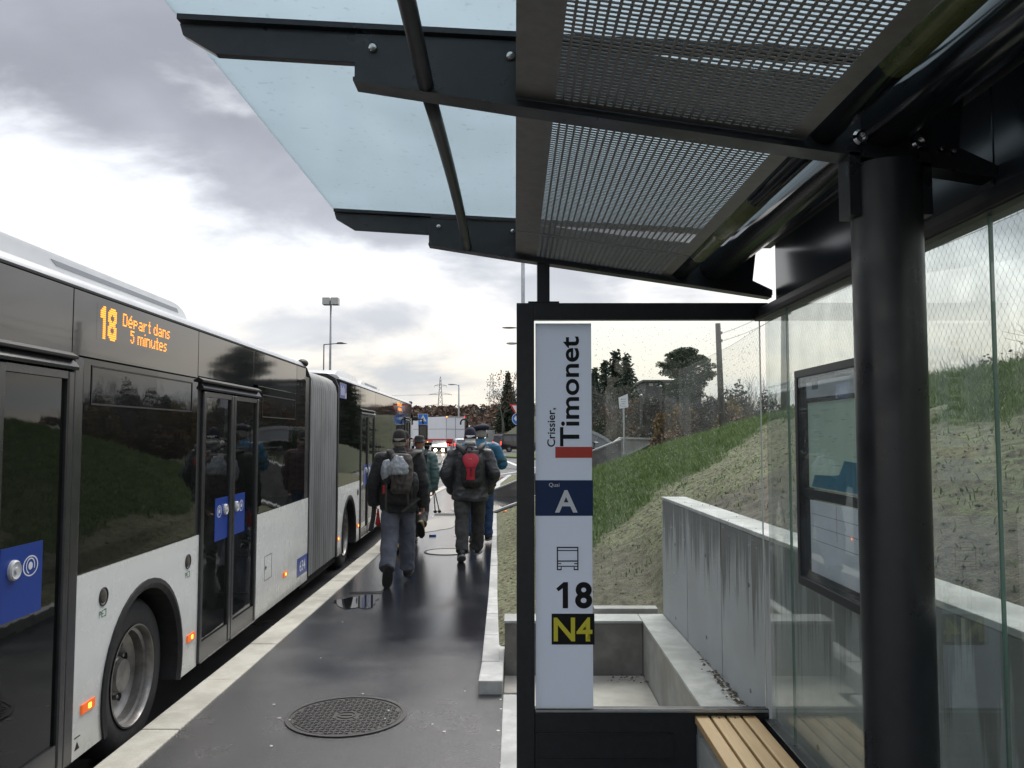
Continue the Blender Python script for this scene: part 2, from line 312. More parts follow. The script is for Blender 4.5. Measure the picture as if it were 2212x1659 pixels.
# ------------------------------------------------------------------ mesh helpers
class MB:
    def __init__(s): s.v = []; s.f = []
    def add(s, vs, fs):
        o = len(s.v); s.v += [tuple(v) for v in vs]; s.f += [tuple(i+o for i in f) for f in fs]; return s
    def box(s, x0, x1, y0, y1, z0, z1, m=None):
        vs = [(x, y, z) for z in (z0, z1) for y in (y0, y1) for x in (x0, x1)]
        if m is not None: vs = [m @ Vector(v) for v in vs]
        return s.add(vs, [(0, 2, 3, 1), (4, 5, 7, 6), (0, 1, 5, 4), (2, 6, 7, 3), (0, 4, 6, 2), (1, 3, 7, 5)])
    def rings(s, rings, cap=True):
        n = len(rings[0]); vs = [v for r in rings for v in r]; fs = []
        for i in range(len(rings)-1):
            for j in range(n):
                k = (j+1) % n; fs.append((i*n+j, i*n+k, (i+1)*n+k, (i+1)*n+j))
        if cap: fs.append(tuple(range(n-1, -1, -1))); fs.append(tuple((len(rings)-1)*n+j for j in range(n)))
        return s.add(vs, fs)
    def tube(s, pts, rad, seg=8, cap=True, flat=1.0, up=None):
        pts = [Vector(p) for p in pts]
        if not hasattr(rad, '__len__'): rad = [rad]*len(pts)
        rs = []; prev = None
        for i, p in enumerate(pts):
            d = (pts[min(i+1, len(pts)-1)]-pts[max(i-1, 0)]).normalized()
            if prev is None:
                ref = Vector(up) if up else (Vector((1, 0, 0)) if abs(d.x) < .8 else Vector((0, 1, 0)))
            else: ref = prev
            a = (ref-d*ref.dot(d)).normalized(); b = d.cross(a); prev = a
            rs.append([p+(a*math.cos(2*math.pi*k/seg)+b*math.sin(2*math.pi*k/seg)*flat)*rad[i] for k in range(seg)])
        return s.rings(rs, cap)
    def capsule(s, a, b, ra, rb, seg=12, flat=1.0, up=None):
        a = Vector(a); b = Vector(b); d = (b-a).normalized()
        pts = []; rr = []
        for t in (.05, .35, .65, .9): pts.append(a-d*ra*math.cos(t*math.pi/2)); rr.append(ra*math.sin(t*math.pi/2))
        pts.append(a); rr.append(ra); pts.append(b); rr.append(rb)
        for t in (.9, .65, .35, .05): pts.append(b+d*rb*math.cos(t*math.pi/2)); rr.append(rb*math.sin(t*math.pi/2))
        return s.tube(pts, rr, seg, True, flat, up)
    def ell(s, c, rx, ry, rz, m=None, seg=16, rn=10):
        rs = []
        for i in range(rn+1):
            t = math.pi*(i/rn*.98+.01); 
            ring = [Vector((math.cos(2*math.pi*k/seg)*math.sin(t)*rx, math.sin(2*math.pi*k/seg)*math.sin(t)*ry, -math.cos(t)*rz)) for k in range(seg)]
            if m is not None: ring = [m @ v for v in ring]
            rs.append([v+Vector(c) for v in ring])
        return s.rings(rs)
    def prism(s, poly, d0, d1, axis='x'):    # polygon (a,b) extruded along an axis from d0 to d1
        def P(a, b, d): return {'x': (d, a, b), 'y': (a, d, b), 'z': (a, b, d)}[axis]
        n = len(poly); vs = [P(a, b, d0) for a, b in poly]+[P(a, b, d1) for a, b in poly]
        fs = [tuple(range(n-1, -1, -1)), tuple(range(n, 2*n))]+[(i, (i+1) % n, n+(i+1) % n, n+i) for i in range(n)]
        return s.add(vs, fs)
    def lathe(s, prof, c, axis='x', seg=32, closed=False):  # prof: (along, radius)
        rs = []
        for a, r in prof:
            ring = []
            for k in range(seg):
                t = 2*math.pi*k/seg; u, w = r*math.cos(t), r*math.sin(t)
                ring.append({'x': (c[0]+a, c[1]+u, c[2]+w), 'y': (c[0]+u, c[1]+a, c[2]+w), 'z': (c[0]+u, c[1]+w, c[2]+a)}[axis])
            rs.append(ring)
        o = len(s.v); s.rings(rs, False)
        if closed: n = seg; k = len(rs)-1; s.f += [(o+j, o+(j+1) % n, o+k*n+(j+1) % n, o+k*n+j) for j in range(n)]
        return s
    def mesh(s, name, smooth=False, ang=None):
        me = bpy.data.meshes.new(name); me.from_pydata(s.v, [], s.f); me.update()
        bm = bmesh.new(); bm.from_mesh(me); bmesh.ops.recalc_face_normals(bm, faces=bm.faces); bm.to_mesh(me); bm.free()
        if smooth: me.shade_smooth() if ang is None else me.shade_smooth()
        return me
    def build(s, name, mat, parent=None, bevel=0, smooth=False, seg=2, loc=None):
        me = s.mesh(name, smooth)
        if bevel:
            bm = bmesh.new(); bm.from_mesh(me)
            es = [e for e in bm.edges if len(e.link_faces) == 2 and e.calc_face_angle(0) > .5]
            bmesh.ops.bevel(bm, geom=es, offset=bevel, segments=seg, affect='EDGES', profile=.6, clamp_overlap=True); bm.to_mesh(me); bm.free()
        return link(name, me, mat, parent, loc)
def link(name, me, mat, parent=None, loc=None):
    o = bpy.data.objects.new(name, me); COL.objects.link(o)
    if mat and not me.materials: me.materials.append(MATS[mat] if isinstance(mat, str) else mat)
    if parent: o.parent = parent
    if loc: o.location = loc
    return o
def sharp(o, ang=35):
    me = o.data; me.shade_smooth()
    try: me.set_sharp_from_angle(angle=R(ang))
    except Exception: pass
    return o
def tag(o, label=None, cat=None, group=None, kind=None):
    if label: o['label'] = label
    if cat: o['category'] = cat
    if group: o['group'] = group
    if kind: o['kind'] = kind
    return o
def empty(name, loc=(0, 0, 0), rz=0, label=None, cat=None, group=None):
    o = bpy.data.objects.new(name, None); COL.objects.link(o); o.location = loc; o.rotation_euler = (0, 0, rz); o.empty_display_size = .2
    return tag(o, label, cat, group)
KIDS = {}
def copy_tree(o, parent=None):
    c = o.copy(); COL.objects.link(c)
    if parent: c.parent = parent
    for ch in [x for x in bpy.data.objects if x.parent == o]: copy_tree(ch, c)
    return c
def textmesh(body, org, xd, yd, W, H, bold=.0, depth=.0015):
    cu = bpy.data.curves.new('t', 'FONT'); cu.body = body; cu.offset = bold; cu.resolution_u = 5
    ob = bpy.data.objects.new('t', cu); COL.objects.link(ob)
    dg = bpy.context.evaluated_depsgraph_get(); me = bpy.data.meshes.new_from_object(ob.evaluated_get(dg))
    vs = np.array([v.co[:2] for v in me.vertices]); lo = vs.min(0); hi = vs.max(0)
    xd = Vector(xd); yd = Vector(yd); n = xd.cross(yd).normalized(); org = Vector(org)
    sx = W/(hi[0]-lo[0]); sy = H/(hi[1]-lo[1])
    for v in me.vertices: v.co = org+xd*((v.co.x-lo[0])*sx)+yd*((v.co.y-lo[1])*sy)+n*depth
    bpy.data.objects.remove(ob); bpy.data.curves.remove(cu)
    return me
def text(name, body, org, xd, yd, W, H, mat, parent, bold=0., depth=.0015):
    me = textmesh(body, org, xd, yd, W, H, bold, depth); me.materials.clear()
    return link(name, me, mat, parent)
def fuse(mb, name, mat, parent, voxel=.012, sm=3, disp=0., dfreq=9., loc=None, anis=(1, 1, 1), facets=None):
    me = bpy.data.meshes.new(name+'_tmp'); me.from_pydata(mb.v, [], mb.f); me.update()
    bm = bmesh.new(); bm.from_mesh(me); bmesh.ops.recalc_face_normals(bm, faces=bm.faces); bm.to_mesh(me); bm.free()
    ob = bpy.data.objects.new('tmp', me); COL.objects.link(ob)
    r = ob.modifiers.new('r', 'REMESH'); r.mode = 'VOXEL'; r.voxel_size = voxel
    if sm: k = ob.modifiers.new('s', 'SMOOTH'); k.iterations = sm; k.factor = .5
    dg = bpy.context.evaluated_depsgraph_get(); m2 = bpy.data.meshes.new_from_object(ob.evaluated_get(dg))
    bpy.data.objects.remove(ob); bpy.data.meshes.remove(me); m2.name = name
    if disp:
        nv = len(m2.vertices); no = [v.normal.copy() for v in m2.vertices]
        for i, v in enumerate(m2.vertices):
            c = Vector((v.co.x*anis[0], v.co.y*anis[1], v.co.z*anis[2]))*dfreq
            d = noise.noise(c)*1.0+noise.noise(c*2.3+Vector((5, 1, 2)))*.5
            v.co = v.co+no[i]*(disp*(1-abs(d)*2.0))
    m2.materials.clear(); m2.shade_smooth()
    return link(name, m2, mat, parent, loc)

# ================================================================== SETTING
ROAD_Z = -.2
def interp(t, xs, ys): return float(np.interp(t, xs, ys))
def kerb_x(Y): return interp(Y, [-9, 13, 18, 24.5, 28, 31, 34], [-1.98, -1.985, -2.13, -2.36, -2.22, -1.75, -.9])
def rk_x(Y): return interp(Y, [5.7, 6.16, 8.76, 13.95, 17.67, 23.4, 28.2, 34], [-.24, -.245, -.277, -.383, -.485, -.62, -.66, -.3])
def ground():
    n = 40; m = MB()
    m.add([(-900, -300, ROAD_Z), (900, -300, ROAD_Z), (900, 1600, ROAD_Z), (-900, 1600, ROAD_Z)], [(0, 1, 2, 3)])
    tag(m.build('ground', 'asphalt_road'), 'wet grey asphalt of the road and roundabout', kind='structure')
ground()
# platform slab
pl = [(kerb_x(y), y) for y in (-9, 0, 6, 13, 15, 18, 21, 24.5, 26, 28, 29.5, 31, 32.5, 34)]
pr = [(1.1, -9), (1.1, 3.86), (.0, 3.86), (.0, 5.72), (-.24, 5.72), (-.245, 6.16), (-.277, 8.76), (-.383, 13.95), (-.485, 17.6), (9, 17.6), (9, 23.5), (-.62, 23.5), (-.66, 28.2), (-.3, 34)]
poly = pl+pr[::-1]
tag(MB().prism(poly, -.35, 0.0, 'z').build('platform', 'asphalt_wet'), 'wet black asphalt of the bus platform', kind='structure')
# tactile edge: one stone per metre, coped with fine diagonal ribs
tk = empty('tactile_kerb'); tag(tk, 'pale ribbed tactile kerb along the platform edge', kind='structure')
y = -2.0; i = 0
while y < 33:
    ln = 1.0 if y < 26 else .8
    xa, xb = kerb_x(y), kerb_x(y+ln); d = Vector((xb-xa, ln, 0)).normalized(); nrm = Vector((-d.y, d.x, 0))
    w = .225; g = .006
    z1 = .012+random.uniform(-.002, .002)
    a = Vector((xa, y, 0))+d*g; b = Vector((xb, y+ln, 0))
    quad = [(a.x, a.y), (b.x, b.y), (b.x+nrm.x*w, b.y+nrm.y*w), (a.x+nrm.x*w, a.y+nrm.y*w)]
    MB().prism(quad, -.21, z1, 'z').build('kerb_stone', 'tactile_concrete', tk, bevel=.008)
    y += ln; i += 1
# low kerb on the right
rk = empty('edge_kerb'); tag(rk, 'light concrete edging blocks between platform and mossy bank', kind='structure')
y = 6.17
while y < 17.5:
    ln = .5 if y > 6.6 else .48
    ln = 1.0 if y > 8 else .8
    y2 = min(y+ln, 17.55); xa, xb = rk_x(y), rk_x(y2); w = interp(y, [6, 8.7, 14], [.135, .09, .09]); w2 = interp(y2, [6, 8.7, 14], [.135, .09, .09])
    MB().prism([(xa, y+.006), (xa+w, y+.006), (xb+w2, y2), (xb, y2)], -.2, .095+random.uniform(-.003, .003), 'z').build('kerb_stone', 'kerb_concrete', rk, bevel=.006)
    y = y2
MB().prism([(-.25, 5.70), (-.085, 5.70), (-.085, 6.28), (-.12, 6.38), (-.245, 6.165)], -.2, .09, 'z').build('kerb_stone', 'kerb_concrete', rk, bevel=.008)
MB().prism([(-.08, -3), (.06, -3), (.06, 5.68), (-.08, 5.68)], -.2, .006, 'z').build('flush_strip', 'kerb_concrete', rk, bevel=.004)
y = 23.95
while y < 33.5:
    MB().prism([(rk_x(y), y+.01), (rk_x(y)+.16, y+.01), (rk_x(y+1)+.16, y+1), (rk_x(y+1), y+1)], -.2, .1, 'z').build('kerb_stone', 'kerb_concrete', rk, bevel=.006); y += 1

# terrain: the bank right of the platform
def sst(a, b, x): t = min(1, max(0, (x-a)/(b-a))); return t*t*(3-2*t)
def crestZ(Y): return interp(Y, [-6, 6, 10, 14, 20, 26], [2.35, 2.38, 2.38, 2.12, 1.80, 1.55])
def bankZ(x, Y):
    zc = crestZ(Y)
    lo = interp(x, [-1, -.5, 0, 1.66, 3.27, 4.7, 6.5, 30], [.02, .05, .24, 1.03, 1.58, zc, zc-.15, zc-.6])
    w = interp(Y, [6.5, 8, 11], [.28, .5, 1.]) if x < 3 else 1.
    if x < 3: w = w+(1-w)*sst(1.6, 3, x)
    lo = .06+(lo-.06)*w if x > -.3 else lo
    if x < .25: lo = lo+(interp(x, [-.5, -.2, .25], [.07, .07, .16])-lo)*sst(14.5, 9, Y)
    hi = interp(x, [1.2, 1.35, 4.7, 6.5, 30], [1.0, 1.17, zc, zc-.15, zc-.6])
    b = sst(1.15, 1.9, x)*(1-sst(6.65, 11, Y)) if Y > 6.6 else 1.
    return lo+(hi-lo)*b
def grassy(x, Y):
    return min(max((Y-8.35-1.2*x)*.8, x-3.4-.7*sst(8., 10., Y)), (x-.62)*2.)+.35*noise.noise(Vector((x*1.3, Y*1.3, 0)))+.45*noise.noise(Vector((x*.6, Y*.6, 7)))+.3*noise.noise(Vector((x*4, Y*4, 3)))
def bump(x, Y): return .018*noise.noise(Vector((x*7, Y*7, 1)))+.020*noise.noise(Vector((x*17, Y*17, 4)))+.05*noise.noise(Vector((x*1.1, Y*1.1, 9)))
def terrain_patch(name, x0, x1, y0, y1, st, rough=1.):
    nx = int((x1-x0)/st)+1; ny = int((y1-y0)/st)+1
    vs = []; fs = []; gr = []
    for j in range(ny):
        for i in range(nx):
            X, Y = x0+(x1-x0)*i/(nx-1), y0+(y1-y0)*j/(ny-1)
            g = grassy(X, Y); k = .4 if g > 0 else 1.
            edge = sst(-.42, .1, X) if Y > 6.6 else 1
            xx = max(X, rk_x(Y)+.085) if Y > 6.6 else X
            vs.append((xx, Y, bankZ(xx, Y)+bump(X, Y)*rough*k*edge)); gr.append(min(1, max(0, .5+g*2.2)))
    for j in range(ny-1):
        for i in range(nx-1): a = j*nx+i; fs.append((a, a+1, a+nx+1, a+nx))
    me = bpy.data.meshes.new(name); me.from_pydata(vs, [], fs); me.shade_smooth()
    at = me.attributes.new('grass', 'FLOAT', 'POINT'); at.data.foreach_set('value', gr)
    md = []
    for v in vs:
        q = noise.noise(Vector((v[0]*2.2, v[1]*1.2, 2)))*.5
        md.append(min(1, max(0, (sst(2.55, 1.8, v[0]+q) if v[1] < 6.6 else .75*sst(.75, .35, v[2]+q*.6)*sst(.0, .4, v[0])*sst(12, 9, v[1])))))
    am = me.attributes.new('mud', 'FLOAT', 'POINT'); am.data.foreach_set('value', md)
    return link(name, me, 'bank_soil'), None
def soilmat():
    m = MATS['moss_soil'].copy(); m.name = 'bank_soil'; MATS['bank_soil'] = m; t = m.node_tree; b = t.nodes['Principled BSDF']
    src = b.inputs['Base Color'].links[0].from_socket
    at = t.nodes.new('ShaderNodeAttribute'); at.attribute_name = 'grass'
    n = t.nodes.new('ShaderNodeTexNoise'); n.inputs['Scale'].default_value = 9; tcn = t.nodes.new('ShaderNodeTexCoord'); t.links.new(tcn.outputs['Object'], n.inputs['Vector'])
    cr = t.nodes.new('ShaderNodeMix'); cr.data_type = 'RGBA'; t.links.new(n.outputs[0], cr.inputs[0]); cr.inputs[6].default_value = (.035, .06, .015, 1); cr.inputs[7].default_value = (.085, .13, .035, 1)
    a2 = t.nodes.new('ShaderNodeAttribute'); a2.attribute_name = 'mud'
    nm = t.nodes.new('ShaderNodeTexNoise'); nm.inputs['Scale'].default_value = 11; nm.inputs['Detail'].default_value = 8; nm.inputs['Roughness'].default_value = .7; t.links.new(tcn.outputs['Object'], nm.inputs['Vector'])
    rm_ = t.nodes.new('ShaderNodeMapRange'); t.links.new(nm.outputs[0], rm_.inputs[0]); rm_.inputs[1].default_value = .36; rm_.inputs[2].default_value = .66
    cm = t.nodes.new('ShaderNodeMix'); cm.data_type = 'RGBA'; t.links.new(rm_.outputs[0], cm.inputs[0]); cm.inputs[6].default_value = (.035, .029, .022, 1); cm.inputs[7].default_value = (.165, .15, .11, 1)
    x0 = t.nodes.new('ShaderNodeMix'); x0.data_type = 'RGBA'; t.links.new(a2.outputs['Fac'], x0.inputs[0]); t.links.new(src, x0.inputs[6]); t.links.new(cm.outputs[2], x0.inputs[7]); src = x0.outputs[2]
    x = t.nodes.new('ShaderNodeMix'); x.data_type = 'RGBA'; t.links.new(at.outputs['Fac'], x.inputs[0]); t.links.new(src, x.inputs[6]); t.links.new(cr.outputs[2], x.inputs[7])
    t.links.new(x.outputs[2], b.inputs['Base Color'])
soilmat()
a, _ = terrain_patch('bank', -.42, 6.2, 6.62, 17.56, .055); tag(a, 'mossy soil and grass bank rising beside the platform', kind='structure')
a, _ = terrain_patch('bank_behind_shelter', 1.33, 6.2, -6, 6.62, .075); tag(a, 'mossy soil bank behind the shelter and its retaining wall', kind='structure')
def big_terrain():
    vs = []; fs = []; nx, ny = 40, 40
    for j in range(ny):
        for i in range(nx):
            X = 6.2+(60-6.2)*(i/(nx-1))**1.4; Y = -10+110*j/(ny-1)
            zz = bankZ(min(X, 30), min(Y, 26))
            vs.append((X, Y, zz-.03 if Y < 60 else zz-.03-(Y-60)*.03))
    for j in range(ny-1):
        for i in range(nx-1): a = j*nx+i; fs.append((a, a+1, a+nx+1, a+nx))
    me = bpy.data.meshes.new('field'); me.from_pydata(vs, [], fs); me.shade_smooth()
    tag(link('field', me, 'grass_ground'), 'rough ground beyond the wire fence', kind='structure')
    m = MB(); pts = []
    for (x0, x1, y0, y1) in ((1.8, 6.25, 23.9, 60),):
        n = 14
        g = [[(x0+(x1-x0)*i/(n-1), y0+(y1-y0)*j/(n-1)) for i in range(n)] for j in range(n)]
        vs = [(x, y, ROAD_Z+.05+sst(1.8, 5.5, x)*(1.4-sst(35, 60, y)*.2)) for r in g for x, y in r]
        m.add(vs, [(j*n+i, j*n+i+1, (j+1)*n+i+1, (j+1)*n+i) for j in range(n-1) for i in range(n-1)])
    tag(m.build('verge', 'grass_ground', smooth=True), 'rough verge beyond the underpass', kind='structure')
    # moss strip next to the far edging, small lawn, green mound behind the van
    m = MB().add([(-.46, 24, .09), (-.5, 28, .1), (-.14, 33.6, .1), (2.2, 33.6, .3), (1.8, 24, .25)], [(0, 4, 3, 2, 1)])
    tag(m.build('moss_strip', 'moss_soil'), 'mossy strip behind the far edging blocks', kind='structure')
    m = MB().prism([(-1.1, 70), (2, 62), (8, 60), (8, 78), (0, 78)], ROAD_Z-.1, ROAD_Z+.12, 'z')
    tag(m.build('lawn', 'grass_lawn'), 'small bright green lawn beside the roundabout exit', kind='structure')
    m = MB(); n = 16; vs = []
    for j in range(n):
        for i in range(n):
            x = -6+22*i/(n-1); y = 100+60*j/(n-1)
            vs.append((x, y, ROAD_Z-.2+4.6*sst(-6, 3.5, x)*sst(100, 112, y)+.3*noise.noise(Vector((x*.4, y*.2, 0)))))
    m.add(vs, [(j*n+i, j*n+i+1, (j+1)*n+i+1, (j+1)*n+i) for j in range(n-1) for i in range(n-1)])
    tag(m.build('mound', 'mound_grass', smooth=True), 'green mound rising behind the black van', kind='structure')
big_terrain()
def grassblades():
    vs = []; cnt = 0; fs = []
    r = np.random.default_rng(3)
    for _ in range(150000):
        X, Y = r.uniform(.45, 5.6), r.uniform(2.0, 17.5)
        if X < 1.5 and Y < 7: continue
        g = grassy(X, Y)
        if g < -.12 and r.random() > (.16 if noise.noise(Vector((X*1.7, Y*1.7, 8))) > .12 else .03): continue
        if r.random() < .35*noise.noise(Vector((X*2.2, Y*2.2, 3)))+.1: continue
        z = bankZ(X, Y)-.01; h = r.uniform(.035, .11)*(1 if g > 0 else .45)*(1.35 if X > 4.2 else 1); a = r.uniform(0, 6.28); w = r.uniform(.003, .006); l = r.uniform(.2, .8)*h; b = r.uniform(0, 6.28)
        o = len(vs); c, s = math.cos(a)*w, math.sin(a)*w
        mx, my = X+math.cos(b)*l*.35, Y+math.sin(b)*l*.35
        vs += [(X-c, Y-s, z), (X+c, Y+s, z), (mx+c*.7, my+s*.7, z+h*.6), (mx-c*.7, my-s*.7, z+h*.6), (X+math.cos(b)*l, Y+math.sin(b)*l, z+h)]
        fs += [(o, o+1, o+2, o+3), (o+3, o+2, o+4)]; cnt += 1
    me = bpy.data.meshes.new('grass'); me.from_pydata(vs, [], fs)
    tag(link('grass', me, 'grass_blade'), 'green grass growing on the crest of the bank', kind='stuff')
    # loose soil clods
    m = MB(); r = np.random.default_rng(5)
    for _ in range(5200):
        X, Y = r.uniform(-.15, 4.2), r.uniform(1., 16)
        if Y < 6.7 and X < 1.42: continue
        if grassy(X, Y) > -.1: continue
        if Y < 7.0 and X < 1.42: continue
        s = r.uniform(.005, .016)
        q = [Vector((r.uniform(.6, 1.2)*s*d[0], r.uniform(.6, 1.2)*s*d[1], r.uniform(.5, 1.)*s*d[2]*.8)) for d in ((1, 0, 0), (0, 1, 0), (-1, 0, 0), (0, -1, 0), (0, 0, 1), (0, 0, -1))]
        p = Vector((X, Y, bankZ(X, Y)+bump(X, Y)+s*.1))
        m.add([p+v for v in q], [(0, 1, 4), (1, 2, 4), (2, 3, 4), (3, 0, 4), (1, 0, 5), (2, 1, 5), (3, 2, 5), (0, 3, 5)])
    tag(m.build('soil_clods', 'moss_soil'), 'loose crumbs of mossy soil on the bank', kind='stuff')
grassblades()

# ---- road markings and island
def strip(name, pts, w, z=ROAD_Z+.004, mat='paint_white', par=None):
    m = MB(); P = [Vector((p[0], p[1], 0)) for p in pts]
    L_, R_ = [], []
    for i, p in enumerate(P):
        d = (P[min(i+1, len(P)-1)]-P[max(i-1, 0)]).normalized(); n = Vector((-d.y, d.x, 0))*w/2
        L_.append((p+n)); R_.append((p-n))
    vs = [(v.x, v.y, z) for v in L_+R_]; n = len(P)
    m.add(vs, [(i, n+i, n+i+1, i+1) for i in range(n-1)])
    return m.build(name, mat, par)
mk = empty('road_markings'); tag(mk, 'white painted lines on the wet road ahead', kind='structure')
for pts, w in (([(-3.4, 35), (-1.2, 39), (.6, 45), (1.6, 52)], .15), ([(-4.6, 34), (-3.2, 37.5)], .22), ([(-6.3, 42), (-3.6, 44.5), (-2.4, 47)], .2),
               ([(-4.9, 78), (-3.6, 60)], .35), ([(-9, 80), (-5.4, 82)], .3), ([(.6, 47), (-1.2, 66)], .3), ([(-5.2, 28), (-4.6, 34)], .15), ([(-8.5, 69), (-6.0, 69)], .3), ([(-8.0, 52.5), (-4.5, 47.5)], .2)):
    strip('painted_line', pts, w, par=mk)
isl = [(-7.4, 52), (-5.2, 50.6), (-4.75, 53), (-5.3, 60), (-7, 66), (-8.2, 62)]
io = tag(MB().prism(isl, ROAD_Z-.1, ROAD_Z+.13, 'z').build('traffic_island', 'concrete_dark', bevel=.03), 'low raised concrete island in the road ahead', kind='structure')

# ---- walls
rw = empty('retaining_wall', (0, 0, 0), 0, 'tall grey concrete retaining wall with dark water streaks behind the shelter', 'wall')
ys = [6.58, 5.72, 4.84, 3.9, 2.95, 2.0, 1.0, 0, -1, -2, -3, -4]
def wx(Y): return 1.155+(6.6-Y)*.0175
for i in range(len(ys)-1):
    a, b = ys[i], ys[i+1]
    za, zb = interp(a, [-5, 6.6], [1.27, 1.235]), interp(b, [-5, 6.6], [1.27, 1.235])
    xa, xb = wx(a), wx(b); g = .008
    vs = [(xa, a-g, -.2), (xa+.18, a-g, -.2), (xb+.18, b+g, -.2), (xb, b+g, -.2), (xa, a-g, za), (xa+.18, a-g, za), (xb+.18, b+g, zb), (xb, b+g, zb)]
    MB().add(vs, [(0, 1, 2, 3), (4, 7, 6, 5), (0, 4, 5, 1), (1, 5, 6, 2), (2, 6, 7, 3), (3, 7, 4, 0)]).build('concrete_panel', 'concrete_stained', rw, bevel=.006)
for (yy, zz) in ((6.1, .42), (6.1, .95), (5.2, .5), (5.2, 1.0), (4.3, .45), (4.3, .98), (3.4, .5), (3.4, 1.), (2.5, .5), (2.5, 1.), (1.5, .55), (1.5, 1.)):
    MB().lathe([(-.002, .001), (-.002, .011), (.001, .013), (.001, .001)], (wx(yy)-.0005, yy, zz), 'x', 12).build('tie_hole', 'concrete_dark', rw)
cp = MB(); 
for i in range(len(ys)-1):
    a, b = ys[i], ys[i+1]; za, zb = interp(a, [-5, 6.6], [1.27, 1.235]), interp(b, [-5, 6.6], [1.27, 1.235]); xa, xb = wx(a), wx(b)
    vs = [(xa-.004, a-.004, za+.002), (xa+.185, a-.004, za+.002), (xb+.185, b+.004, zb+.002), (xb-.004, b+.004, zb+.002)]
    vs += [(v[0], v[1], v[2]+.022) for v in vs]
    MB().add(vs, [(0, 1, 2, 3), (4, 7, 6, 5), (0, 4, 5, 1), (1, 5, 6, 2), (2, 6, 7, 3), (3, 7, 4, 0)]).build('coping', 'kerb_concrete', rw, bevel=.004)
m = MB(); MB().box(1.34, 1.36, -4, 6.56, -.2, 1.22).build('inner_core', 'dark_void', rw)
MB().prism([(-.17, 6.28), (-.084, 6.17), (-.084, 6.66), (-.2, 6.75)], -.2, .088, 'z').build('mortar_fillet', 'kerb_concrete', rk)
box = empty('concrete_box', (0, 0, 0), 0, 'low concrete box with pale floor and rims beyond the shelter end', 'concrete box')
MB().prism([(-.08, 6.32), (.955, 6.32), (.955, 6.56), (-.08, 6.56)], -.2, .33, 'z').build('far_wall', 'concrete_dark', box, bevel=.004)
MB().prism([(-.084, 6.316), (.952, 6.316), (.952, 6.564), (-.084, 6.564)], .332, .352, 'z').build('rim', 'kerb_concrete', box, bevel=.004)
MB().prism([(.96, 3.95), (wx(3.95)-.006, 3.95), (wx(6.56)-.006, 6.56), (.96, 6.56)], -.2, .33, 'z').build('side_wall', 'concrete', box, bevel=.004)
MB().prism([(.955, 3.95), (wx(3.95)-.006, 3.95), (wx(6.56)-.006, 6.564), (.955, 6.564)], .332, .352, 'z').build('rim', 'kerb_concrete', box, bevel=.004)
MB().prism([(-.08, 5.9), (.06, 5.9), (.06, 3.95), (.955, 3.95), (.955, 6.31), (-.08, 6.31)], -.2, -.05, 'z').build('floor', 'pit_floor', box)
MB().box(.62, 1.12, 6.60, 6.72, .34, .385).build('loose_slab', 'concrete', box, bevel=.005)
# dirt washed onto the rim and dead leaves in the corners
m = MB(); r = np.random.default_rng(9)
for (cx, cy, cz, n, sx, sy) in ((.86, 6.2, -.045, 40, .1, .07), (.58, 4.35, -.045, 60, .16, .06), (wx(4.7)-.03, 4.72, .355, 90, .02, .25), (wx(4.3)-.03, 4.25, .355, 50, .02, .08), (.8, 4.3, -.045, 40, .1, .05)):
    for _ in range(n):
        p = Vector((cx+r.normal()*sx, cy+r.normal()*sy, cz+r.uniform(0, .012))); s = r.uniform(.005, .014)
        if p.x > wx(p.y)-.008 and cz > .3: p.x = wx(p.y)-.012
        m.add([p+Vector((s, 0, 0)), p+Vector((0, s, .003)), p+Vector((-s, 0, 0)), p+Vector((0, -s, .002)), p+Vector((0, 0, s*.8))], [(0, 1, 4), (1, 2, 4), (2, 3, 4), (3, 0, 4)])
tag(m.build('leaf_debris', 'bark'), 'brown leaf crumbs gathered in the corners of the concrete box', kind='stuff')
# sloping wing walls of the path to the underpass
for (Y, x0, z0, x1, z1, lab, th) in ((17.6, -.487, .10, 4.6, 1.95, 'nearer sloping concrete wing wall at the end of the mossy bank', .2), (23.5, -.63, .17, 3.0, 1.6, 'farther sloping concrete wing wall across the side path', .22)):
    w = empty('wing_wall', (0, 0, 0), 0, lab, 'wall', 'sloping wing walls beside the path')
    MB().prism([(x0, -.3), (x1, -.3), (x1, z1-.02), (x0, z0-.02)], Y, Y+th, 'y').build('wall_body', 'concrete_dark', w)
    MB().prism([(x0-.01, z0-.018), (x1, z1-.018), (x1, z1+.02), (x0-.01, z0+.02)], Y-.01, Y+th+.01, 'y').build('coping', 'kerb_concrete', w)
uw = empty('underpass_wall', (0, 0, 0), 0, 'triangular grey concrete wall with pale coping above the underpass', 'wall')
def pxp(px, py, Y): return ((px-VX)/F_PX*Y, CAMZ+(HZ-py)/F_PX*Y)
P = [pxp(*p, 28) for p in ((1322, 960), (1340, 947), (1424, 949), (1345, 988), (1322, 988))]
MB().prism(P, 28, 28.3, 'y').build('wall_body', 'concrete', uw)
for a, b in (((1321, 960), (1340, 946)), ((1340, 946), (1425, 948)), ((1425, 948), (1345, 987))):
    (xa, za), (xb, zb) = pxp(*a, 27.97), pxp(*b, 27.97)
    MB().prism([(xa, za-.03), (xb, zb-.03), (xb, zb+.03), (xa, za+.03)], 27.95, 28.32, 'y').build('coping', 'kerb_concrete', uw)
MB().prism([pxp(*p, 29) for p in ((1424, 947), (1458, 948), (1458, 965), (1400, 965))], 29, 29.3, 'y').build('wall_body', 'concrete_dark', uw)
va = empty('arched_canopy', (0, 0, 0), 0, 'arched grey glass canopy over the underpass entrance', 'canopy')
